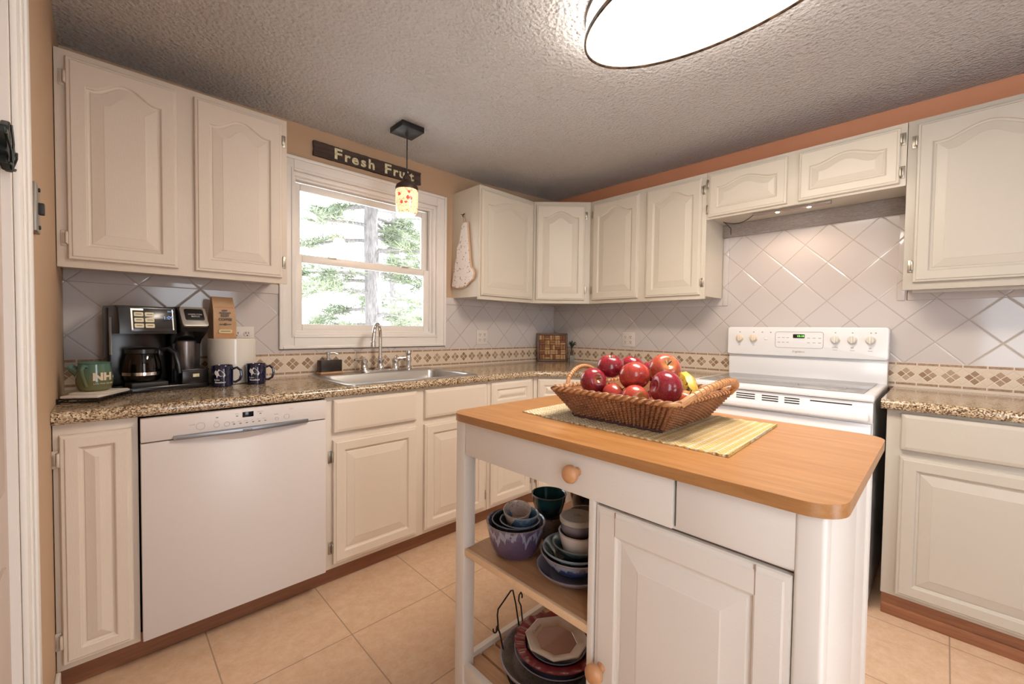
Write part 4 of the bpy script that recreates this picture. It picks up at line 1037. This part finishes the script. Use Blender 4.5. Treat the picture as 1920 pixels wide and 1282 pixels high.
def wall_side(b, p0, p1, q0, q1, nout, nst, nrow):
    """woven panel: bottom edge p0-p1, top edge q0-q1"""
    p0, p1, q0, q1 = map(Vector, (p0, p1, q0, q1)); nout = Vector(nout)
    U = nst * 6; V_ = nrow * 4; G = []
    for j in range(V_ + 1):
        v = j / V_; r = []
        for i in range(U + 1):
            u = i / U
            base_ = (p0.lerp(p1, u)).lerp(q0.lerp(q1, u), v)
            su = abs(math.sin(PI * u * nst)); col_ = int(u * nst)
            sv = math.sin(PI * v * nrow + (PI / 2 if col_ % 2 else 0))
            r.append(base_ + nout * (.0070 * su ** .7 * (.35 + .65 * abs(sv))))
        G.append([b.bm.verts.new(q) for q in r])
    for j in range(V_):
        for i in range(U): b.bm.faces.new((G[j][i], G[j][i + 1], G[j + 1][i + 1], G[j + 1][i]))
    # inner face
    I = [b.bm.verts.new(q - nout * .004) for q in (p0, p1, q1, q0)]; b.bm.faces.new(I)
    return G
bt = [(-bx, -by), (bx, -by), (bx, by), (-bx, by)]; tp = [(-tx, -ty), (tx, -ty), (tx, ty), (-tx, ty)]
norms = [(0, -.85, -.5), (.85, 0, -.5), (0, .85, -.5), (-.85, 0, -.5)]
b = B()
def rimz(x, y):   # top edge height; ends (+-y sides) rise a little toward the middle
    return hh
for k in range(4):
    k2 = (k + 1) % 4
    wall_side(b, (*bt[k], .004), (*bt[k2], .004), (*tp[k], hh), (*tp[k2], hh), norms[k], 26, 11)
b.box(-bx, bx, -by, by, 0, .006)
b.obj('woven_body', m_wick, BK, normals=False, smooth=60)
rim = []
seq = rrect(-tx - .002, tx + .002, -ty - .002, ty + .002, .02, 4)
for i in range(len(seq)):
    a_1 = Vector(seq[i]); b_1 = Vector(seq[(i + 1) % len(seq)])
    nn = max(1, int((b_1 - a_1).length / .006))
    for k in range(nn): rim.append(a_1.lerp(b_1, k / nn))
rp = [(p.x, p.y, hh + .002) for p in rim]
B().tube(rp, .0065, 8, closed=True).obj('rim', m_rim, BK)
tw = B(); Nn = len(rim)
for ph in (0, PI):
    pl = []
    for i, p in enumerate(rim):
        an = i * .9 + ph; nx_ = Vector((p.x / tx, p.y / ty)); 
        pl.append((p.x + math.cos(an) * .0045 * (1 if abs(p.x) > tx - .01 else .3) * (1 if p.x > 0 else -1), p.y + math.cos(an) * .0045 * (1 if abs(p.y) > ty - .01 else .3), hh + .002 + math.sin(an) * .006))
    tw.tube(pl, .0042, 6, closed=True)
tw.obj('rim_wrapping', m_wick, BK)
def hoop(sgn, x0_, x1_, hz, tilt, r=.0065):
    pts = []
    for k in range(25):
        q = k / 24; e = math.sin(PI * q) ** .55
        pts.append((x0_ + (x1_ - x0_) * q, sgn * (ty + .003 + tilt * e), hh + hz * e))
    bb = B().tube(pts, r, 10)
    # wrapping ridges
    for k in range(2, 23):
        p = Vector(pts[k]); d_ = (Vector(pts[k + 1]) - Vector(pts[k - 1])).normalized()
        bb.tube([p - d_ * .0016, p + d_ * .0016], r + .0012, 10)
    bb.obj('handle', m_rim, BK)
hoop(1, -.115, .075, .058, .012)
hoop(-1, -.165, .165, .046, .045, .009)
b = B()
for s in (0, 1, 2, 3):
    b.tube([(-bx + .01, -by + .02 + .09 * s, .002), (bx - .01, -by + .02 + .09 * s, .002)], .004, 6)
b.tube([(-bx - .004, -by, .002), (-bx - .004, by, .002)], .005, 8); b.obj('base_frame', plain('dark_base', (.06, .025, .03), .5), BK)

# ---------------------------------------------------------------- apples
def m_apple(name, c1, c2, seed, yellow=0.0, side=(0, 0, 1)):
    t = NT(name); c = t.co()
    mp = t.map(loc=(seed, seed * .7, 0), scale=(26, 26, 7)); st = t.noise(3, mp, 4, .6)
    n = t.noise(16, t.map(loc=(seed, 0, seed)), 2)
    col = t.ramp(t.math('ADD', t.math('MULTIPLY', st, .6), t.math('MULTIPLY', n, .4)), [(.35, c1), (.65, c2)])
    x = t.xyz()
    # yellow-green near the stem well
    rr = t.math('SQRT', t.math('ADD', t.math('MULTIPLY', x[0], x[0]), t.math('MULTIPLY', x[1], x[1])))
    top = t.math('SUBTRACT', 1.0, t.math('DIVIDE', rr, .018 + .02 * yellow, clamp=True))
    top = t.math('MULTIPLY', top, t.math('GREATER_THAN', x[2], 0))
    col = t.mix(t.math('MULTIPLY', top, .35 + .5 * yellow), col, (.50, .40, .10))
    sp = t.math('LESS_THAN', t.voro(260), .16)
    col = t.mix(t.math('MULTIPLY', sp, .5), col, (.62, .36, .22))
    t.set(Base_Color=col, Roughness=.22, Coat_Weight=.35, Coat_Roughness=.1); return t.m
ap_m = [m_apple('apple_crimson', (.14, .006, .022), (.30, .018, .03), 1.3), m_apple('apple_red', (.30, .018, .022), (.46, .07, .045), 4.1, .5), m_apple('apple_blush', (.33, .03, .025), (.44, .12, .06), 7.7, .45)]
def apple_mesh(R_):
    prof = []
    N_ = 22
    for k in range(N_ + 1):
        th = PI * k / N_
        r = R_ * math.sin(th) * (1.0 + .06 * math.cos(th))
        z = R_ * .90 * -math.cos(th)
        # dips
        z -= R_ * .34 * math.exp(-(math.sin(th) / .33) ** 2) * (1 if th > PI / 2 else -.62)
        prof.append((max(r, 0), z))
    prof[0] = (0, prof[0][1]); prof[-1] = (0, prof[-1][1])
    def fn(a, r, z):
        k = 1 + .025 * math.cos(5 * a) * (-z / R_ if z < 0 else 0.15); return (r * k, z)
    return B().lathe(prof, (0, 0, 0), 30, fn=fn)
CAMP = Vector((-2.9521, -2.4991, 1.1770))
apples = [
 ('dark red apple at the left front of the basket, stem toward the viewer', (-1.892, -1.763, 1.026), .037, 0, (70, 20, -35)),
 ('crimson apple topmost at the left of the heap', (-1.822, -1.776, 1.069), .038, 0, (8, -10, 0)),
 ('small dark apple behind the topmost left apple', (-1.690, -1.775, 1.062), .036, 0, (10, 10, 0)),
 ('bright red apple in the middle of the heap', (-1.845, -1.872, 1.048), .041, 1, (-30, 25, 0)),
 ('red and yellow apple highest at the right of the heap, stem side showing', (-1.752, -1.920, 1.066), .043, 2, (58, 0, -45)),
 ('large crimson apple at the right front of the heap', (-1.870, -1.982, 1.026), .042, 0, (100, 10, 60)),
 ('dark apple half hidden between the middle and the highest right apple', (-1.700, -1.850, 1.050), .036, 0, (0, 0, 0)),
 ('red apple low in the front row, second from left', (-1.885, -1.832, .990), .034, 1, (40, 30, 0)),
 ('red apple low in the front row, centre, mostly behind the rim', (-1.900, -1.908, .990), .036, 1, (80, 0, -30)),
 ('orange-red apple low at the right front corner of the basket', (-1.795, -2.006, .985), .031, 2, (20, 0, 0)),
 ('dark apple deep in the basket below the topmost left apple', (-1.83, -1.775, .978), .034, 0, (0, 0, 0)),
] + [(q_, (x_, y_, .964), .033, k_ % 2, (20 * k_, 0, 0)) for k_, (q_, x_, y_) in enumerate((
    ('hidden apple on the basket floor under the middle red apple', -1.80, -1.855), ('hidden apple on the basket floor at the back near the left handle', -1.745, -1.79),
    ('hidden apple on the basket floor behind the middle red apple', -1.72, -1.875), ('hidden apple on the basket floor behind the large crimson apple', -1.805, -1.935),
    ('hidden apple on the basket floor beneath the red and yellow apple', -1.73, -1.955)))]
for lab_, loc_, r_, mi, rot_ in apples:
    r_ *= 1.09; e = thing('apple', lab_, 'apple', loc_, 0, 'apples in the wicker basket')
    e.rotation_euler = tuple(math.radians(q) for q in rot_)
    apple_mesh(r_).obj('flesh', ap_m[mi], e)
    B().tube([(0, 0, r_ * .56), (.001, 0, r_ * .80), (.004, .001, r_ * 1.02)], .0016, 6).obj('stem', plain('stem', (.07, .035, .015), .7) if 'stem' not in bpy.data.materials else bpy.data.materials['stem'], e)
t_ = NT('banana_skin'); _n = t_.noise(60, None, 3); _n3 = t_.noise(25, None, 3)
t_.set(Base_Color=t_.mix(t_.math('LESS_THAN', _n, .40), t_.mix(_n3, (.66, .42, .05), (.52, .42, .08)), (.10, .06, .015)), Roughness=.4)
bn = B()
pts = [(-.075, .0, -.02), (-.06, .0, .008), (-.03, 0, .028), (.0, 0, .036), (.03, 0, .030), (.055, 0, .012), (.070, 0, -.010)]
bn.tube(pts, .018, 7, rf=lambda t: .006 + .014 * math.sin(PI * min(1, max(0, t))) ** .5)
bo = bn.obj('banana', t_.m, loc=(-1.700, -1.962, 1.000), rot=(0, .5, PI + .75)); tag(bo, 'yellow banana with brown spots behind the right-hand apples', 'banana')

# ---------------------------------------------------------------- pottery on the cart
def bowl(name, label, cat, c, r, h, mat, foot=.6, wall=.005, curve=.5, lip=.0015, inner=None, group='pottery on the cart shelf', fn=None):
    P0 = [(0, 0), (r * foot, 0)]; Pi = []
    n_ = 12
    for k in range(1, n_ + 1):
        q = k / n_; P0.append((r * (foot + (1 - foot) * q ** curve), h * q))
    inn = [(max(0, rr - wall), zz) for rr, zz in P0[2:]]; inn = [(rr, max(zz, wall)) for rr, zz in inn]
    prof = P0 + [(r + lip * .3, h + lip), (r - wall * .5, h + lip * 1.3), (r - wall, h)] + list(reversed(inn))[1:] + [(r * foot * .9, wall), (0, wall)]
    o = thing(name, label, cat, c, 0, group)
    B().lathe(prof, (0, 0, 0), 56, fn=fn).obj('vessel', mat, o); 
    return o
def rimring(o, r, z, m, t=.0028): B().lathe([(r - t, z), (r, z + t), (r + t, z), (r, z - t), (r - t, z)], (0, 0, 0), 56, cap=False).obj('glazed_rim', m, o)
g_purple = m_glaze('purple_glaze', (.085, .055, .105), (.10, .075, .15), (.20, .21, .30), 22, .12, 2, 0, .14, None, ((.42, .46, .58), .26, .096))
g_blue = m_glaze('blue_glaze', (.02, .05, .11), (.05, .10, .17), (.20, .28, .34), 60, .15, 2, 0, .05)
g_dark = plain('dark_interior_glaze', (.02, .022, .03), .15, 0, Coat_Weight=.4)
g_teal = m_glaze('teal_glaze', (.008, .02, .025), (.008, .055, .065), (.012, .045, .05), 20, .1, 2, 0, .08)
g_speck = m_glaze('speckled_cream', (.33, .25, .21), (.42, .36, .32), None, 30, .3, 2, 0, .05, (.28, .15, .11))
g_grey = m_glaze('grey_speckle', (.13, .10, .085), (.22, .18, .15), None, 20, .4, 2, 0, .08, (.07, .05, .04))
g_lilac = m_glaze('lilac_glaze', (.17, .15, .20), (.22, .20, .26), (.34, .32, .36), 14, .15, 2, 0, .05)
g_navy = m_glaze('navy_drip', (.02, .03, .10), (.04, .06, .17), (.20, .22, .30), 26, .1, 2, 0, .055, None, ((.40, .43, .50), .14, .046))
g_green = m_glaze('bluegreen_glaze', (.02, .045, .045), (.045, .08, .085), (.13, .19, .20), 26, .12, 2, 0, .045)
g_white = m_glaze('offwhite_glaze', (.50, .45, .42), (.55, .50, .47), None, 12, .15, 2, 0, .06)
g_rim = plain('pale_blue_rim', (.26, .30, .36), .2); g_rimb = plain('brown_rim', (.26, .19, .17), .25)
SZ = .4975
A1 = (-2.056, -1.602)
o = bowl('purple_bowl', 'large purple glazed bowl with pale drips, at the left of the cart shelf', 'bowl', (*A1, SZ), .090, .098, g_purple, .52, .006, .34); rimring(o, .088, .098, g_rimb)
o = bowl('nested_bowl', 'dark bowl with pale rim nested inside the purple bowl', 'bowl', (*A1, SZ + .0065), .073, .096, g_dark, .5, .004, .5); rimring(o, .0715, .096, g_rim, .0022)
A1b = (A1[0] + .004, A1[1] - .012)
o = bowl('saucer_bowl', 'shallow blue bowl in the nested bowl under the smaller ones', 'bowl', (A1b[0], A1b[1], SZ + .074), .060, .030, g_dark, .5, .004, .5); rimring(o, .059, .030, g_rim, .002)
o = bowl('blue_bowl', 'small blue bowl stacked in the purple bowl, under the speckled cup', 'bowl', (A1b[0] + .004, A1b[1] - .006, SZ + .082), .050, .042, g_blue, .55, .005, .6); rimring(o, .0485, .042, g_rim, .0026)
o = bowl('speckled_cup', 'small speckled cream cup topmost in the purple bowl', 'cup', (A1b[0] - .002, A1b[1] + .008, SZ + .094), .042, .044, g_speck, .55, .004, .5)
o.rotation_euler = (math.radians(10), math.radians(-12), 0)
A2 = (-1.892, -1.592)
o = bowl('speckled_crock', 'grey speckled crock under the teal bowl', 'crock', (*A2, SZ), .056, .066, g_grey, .85, .005, .5)
o = bowl('teal_bowl', 'dark teal bowl standing on the grey speckled crock', 'bowl', (*A2, SZ + .068), .058, .066, g_teal, .66, .005, .6); rimring(o, .0565, .066, g_rimb, .0022)
A3 = (-2.032, -1.803)
o = bowl('wide_bowl', 'wide lilac grey dish at the bottom of the right-hand stack on the cart shelf', 'bowl', (*A3, SZ), .100, .034, g_lilac, .5, .006, .6, group='pottery on the cart shelf'); rimring(o, .098, .034, g_rimb, .002)
o = bowl('navy_bowl', 'navy bowl with grey drips, second from the bottom of the right-hand stack', 'bowl', (A3[0] + .004, A3[1], SZ + .024), .092, .048, g_navy, .55, .005, .55); rimring(o, .090, .048, g_rimb, .003)
o = bowl('bluegrey_bowl', 'blue-grey shallow bowl on the navy bowl in the right-hand stack', 'bowl', (A3[0] + .006, A3[1], SZ + .046), .088, .036, g_green, .5, .005, .6); rimring(o, .086, .036, g_rim, .003)
o = bowl('green_bowl', 'dark green bowl under the white bowl in the right-hand stack', 'bowl', (A3[0] + .010, A3[1] - .008, SZ + .062), .070, .036, g_green, .5, .005, .6); rimring(o, .0685, .036, g_rimb, .002)
o = bowl('white_bowl', 'off-white bowl under the lidded jar in the right-hand stack', 'bowl', (A3[0] + .012, A3[1] - .010, SZ + .070), .056, .058, g_white, .66, .004, .5); rimring(o, .0545, .058, g_rimb, .0022)
J = thing('lidded_jar', 'small brown and glass jar with an embossed grey lid, topmost of the right-hand stack', 'jar', (A3[0] + .010, A3[1] - .004, SZ + .118), 0, 'pottery on the cart shelf')
g_jar = m_glaze('jar_glaze', (.10, .04, .02), (.10, .09, .12), (.16, .15, .19), 20, .08, 2, 0, .03)
B().lathe([(0, 0), (.036, 0), (.042, .008), (.044, .020), (.044, .036), (.040, .038), (0, .038)], (0, 0, 0), 44).obj('body', g_jar, J)
m_lid = plain('grey_lid', (.36, .33, .30), .4)
b = B().lathe([(0, .036), (.046, .036), (.0475, .038), (.0475, .048), (.045, .051), (.034, .0515), (.033, .0505), (.031, .0505), (.030, .0515), (0, .0515)], (0, 0, 0), 48); ld = b.obj('lid', m_lid, J)
text('embossed_mark', 'BB', .020, plain('lid_mark', (.28, .26, .24), .4), ld, (0, 0, .0518), (0, 0, -.7), ext=.0006)
A4 = (-1.685, -1.620)
g_blk = plain('black_glaze', (.018, .018, .02), .12, 0, Coat_Weight=.4)
o = bowl('black_bowl', 'tall black bowl at the back of the cart shelf under the stacked plates', 'bowl', (*A4, SZ), .082, .115, g_blk, .6, .006, .5); rimring(o, .080, .115, g_rimb, .002)
for k, (lab_, mm, dz) in enumerate((('lowest blue-grey bowl of the stack on the black bowl', g_green, .090), ('middle pale blue bowl of the stack on the black bowl', g_blue, .104), ('topmost blue bowl of the stack at the back of the cart shelf', g_blue, .118))):
    o = bowl('stacked_bowl', lab_, 'bowl', (A4[0] + .003 * k, A4[1], SZ + dz), .078 - .003 * k, .032, mm, .5, .005, .6); rimring(o, .0765 - .003 * k, .032, g_rim, .0022)
o = bowl('ring_handled_dish', 'dish with a pale rim behind the lidded jar', 'dish', (-1.86, -1.722, SZ), .056, .100, g_grey, .8, .005, .5); rimring(o, .0545, .100, g_white, .003)

# lower shelf
A5 = (-1.975, -1.690); LZ = .1125
WR = thing('wire_basket', 'black wire basket with looped handles holding plates on the lower cart shelf', 'wire basket', (*A5, LZ), 0)
b = B()
def ringp(r, z, n_=48): return [(r * math.cos(2 * PI * k / n_), r * math.sin(2 * PI * k / n_), z) for k in range(n_)]
for r_, z_ in ((.120, .003), (.144, .030), (.150, .048)): b.tube(ringp(r_, z_), .0022, 6, closed=True)
for k in range(28):
    a = 2 * PI * k / 28; b.tube([(.05 * math.cos(a), .05 * math.sin(a), .003), (.120 * math.cos(a), .120 * math.sin(a), .003), (.144 * math.cos(a), .144 * math.sin(a), .030), (.15 * math.cos(a), .15 * math.sin(a), .048)], .0014, 5)
b.obj('wire_body', m_iron, WR)
hd_ = Matrix.Rotation(math.radians(102), 3, 'Z')
def hp(t_, r_, z_): v = hd_ @ Vector((r_, t_, 0)); return (v.x, v.y, z_)
b = B().tube([hp(.075, .128, .048), hp(.075, .148, .118), hp(.070, .158, .124), hp(.066, .165, .165), hp(.058, .168, .178), hp(-.02, .172, .196), hp(-.028, .170, .194), hp(-.034, .162, .150), hp(-.040, .146, .048)], .0026, 7)
b.tube([hp(.072 + .008 * math.cos(a), .158 + .002 * a, .122 + .012 * math.sin(a)) for a in [k * .6 for k in range(12)]], .0024, 6)
b.tube([hp(-.052, .140, .048), hp(-.058, .156, .130), hp(-.050, .160, .150), hp(-.056, .162, .166), hp(-.068, .163, .168), hp(-.076, .163, .155), hp(-.074, .162, .146)], .0026, 7)
b.obj('handle', m_iron, WR)
o = bowl('grey_charger', 'large grey textured plate lowest in the wire basket', 'plate', (A5[0] - .012, A5[1] + .006, LZ + .045), .150, .030, g_grey, .70, .006, .8, group='plates in the wire basket'); rimring(o, .147, .030, g_lilac, .004)
o = bowl('lilac_plate', 'lilac glazed deep plate under the burgundy pie plate', 'plate', (A5[0] + .006, A5[1] - .006, LZ + .063), .128, .030, g_lilac, .68, .005, .8, group='plates in the wire basket')
g_burg = m_glaze('burgundy_glaze', (.09, .012, .018), (.17, .018, .026), (.22, .05, .055), 20, .1, 2, 0, .05)
def scal(a, r, z):
    k = max(0, (z - .018) / .02); return (r * (1 + .022 * k * math.cos(22 * a)), z + .0025 * k * math.cos(22 * a))
o = bowl('pie_plate', 'burgundy scalloped pie plate under the octagonal plate', 'pie plate', (A5[0] + .008, A5[1] - .008, LZ + .078), .130, .034, g_burg, .66, .007, .8, group='plates in the wire basket', fn=scal)
B().lathe([(.100, .030), (.128, .0345), (.128, .0365), (.099, .032), (.100, .030)], (0, 0, 0), 88, cap=False, fn=lambda a, r, z: (r * (1 + (.022 if r > .12 else .0) * math.cos(22 * a)), z + (.0025 if r > .12 else 0) * math.cos(22 * a))).obj('scalloped_flange', g_burg, o)
o = bowl('round_saucer', 'dark saucer between the pie plate and the octagonal plate', 'saucer', (A5[0] + .006, A5[1] - .010, LZ + .094), .090, .016, g_lilac, .6, .004, .8, group='plates in the wire basket')
OC = thing('octagonal_plate', 'tan octagonal plate with a brown centre, topmost in the wire basket', 'plate', (A5[0] + .006, A5[1] - .008, LZ + .108), math.radians(12), 'plates in the wire basket')
def octo(r, z): return [(r * math.cos(PI / 8 + PI / 4 * k), r * math.sin(PI / 8 + PI / 4 * k), z) for k in range(8)]
g_tan = m_glaze('tan_glaze', (.30, .17, .11), (.40, .28, .20), (.46, .38, .31), 24, .2, 2, .004, .016)
b = B().rings([octo(.060, 0), octo(.070, .002), octo(.096, .014), octo(.098, .017), octo(.095, .018), octo(.064, .009), octo(.061, .0075)]); b.obj('rim', g_tan, OC, smooth=20)
b = B().rings([octo(.0605, .007), octo(.060, .0082)]); b.obj('centre', m_glaze('brown_centre', (.24, .11, .07), (.27, .13, .09), None, 60, .5, 2, 0, .01), OC)
text('stamped_letters', 'Cookies', .014, plain('stamp_brown', (.25, .14, .10), .6), OC, (-.0, .070, .0145), (0.33, 0, 0), ext=.0003)

# ---------------------------------------------------------------- outside
b = B().box(-40, 60, .6, 90, -1.6, -1.5)
t_ = NT('outside_ground'); _n = t_.noise(.8, None, 4); t_.set(Base_Color=t_.mix(_n, (.80, .80, .78), (.86, .86, .84)), Roughness=.9)
o = b.obj('ground', t_.m); o['kind'] = 'structure'
def m_needles():
    t = NT('pine_needles'); n = t.noise(2.5, None, 3); t.set(Base_Color=t.ramp(n, [(.35, (.17, .215, .13)), (.65, (.30, .34, .24))]), Roughness=.8); return t.m  # greens lightened so the outdoor haze is in the needle colour
m_need = m_needles()
t_ = NT('pine_bark'); _n = t_.noise(12, t_.map(scale=(3, 3, .6)), 4, .6); t_.set(Base_Color=t_.ramp(_n, [(.35, (.12, .11, .11)), (.65, (.24, .225, .225))]), Roughness=.9); t_.bump(_n, .6, .02); m_bark = t_.m  # bark lightened too, haze put into its colour
def pine(label, loc, h, nb, seed, zlow=.25, spread=2.6, trunk=.19, nclump=16):
    r = random.Random(seed); T = thing('pine_tree', label, 'tree', loc)
    b = B().tube([(0, 0, 0), (.04, 0, h * .3), (-.03, .02, h * .55), (.05, 0, h * .8), (0, 0, h)], trunk, 12, rf=lambda t: trunk * (1 - .75 * t) + .01); 
    fol = B()
    for i in range(nb):
        q = zlow + (1 - zlow) * (i + r.random()) / nb; z = h * q; a = r.uniform(0, 2 * PI) + i * 2.4
        L_ = spread * (1 - .6 * q) * r.uniform(.75, 1.15)
        pts = []
        for k in range(7):
            s = k / 6; pts.append(Vector((math.cos(a) * L_ * s, math.sin(a) * L_ * s, z + L_ * (.10 * s - .22 * s * s) + r.uniform(-.04, .04) * s)))
        b.tube(pts, .03, 6, rf=lambda t: .040 * (1 - .8 * t))
        for k in range(nclump):
            s = .30 + .75 * (k + r.random()) / nclump; j = min(5, int(s * 6)); fp = s * 6 - j
            base_ = pts[j].lerp(pts[j + 1], min(1.2, fp)) + Vector((r.uniform(-.22, .22), r.uniform(-.22, .22), r.uniform(-.04, .12)))
            for m in range(46):
                d_ = Vector((r.gauss(0, 1), r.gauss(0, 1), r.gauss(.25, .55))).normalized(); L2 = r.uniform(.10, .24)
                sd = d_.cross(Vector((r.gauss(0, 1), r.gauss(0, 1), r.gauss(0, 1)))).normalized() * .010
                p0 = base_ + d_ * .02 + Vector((r.uniform(-.1, .1), r.uniform(-.1, .1), r.uniform(-.03, .03)))
                fol.bm.faces.new([fol.bm.verts.new(q_) for q_ in (p0 - sd, p0 + sd, p0 + d_ * L2)])
    b.obj('trunk_and_branches', m_bark, T)
    fol.obj('needles', m_need, T, smooth=0, normals=False)
    return T
pine('tall white pine with layered boughs just outside the window', (.75, 5.2, -1.5), 8.5, 60, 11)
pine('pale pine standing farther left beyond the tall white pine', (-1.6, 10.5, -1.5), 10, 30, 5, .12, 3.0, .2, 7)
pine('distant pale pine right of the tall white pine', (5.4, 13.0, -1.5), 10, 28, 8, .12, 3.0, .2, 7)
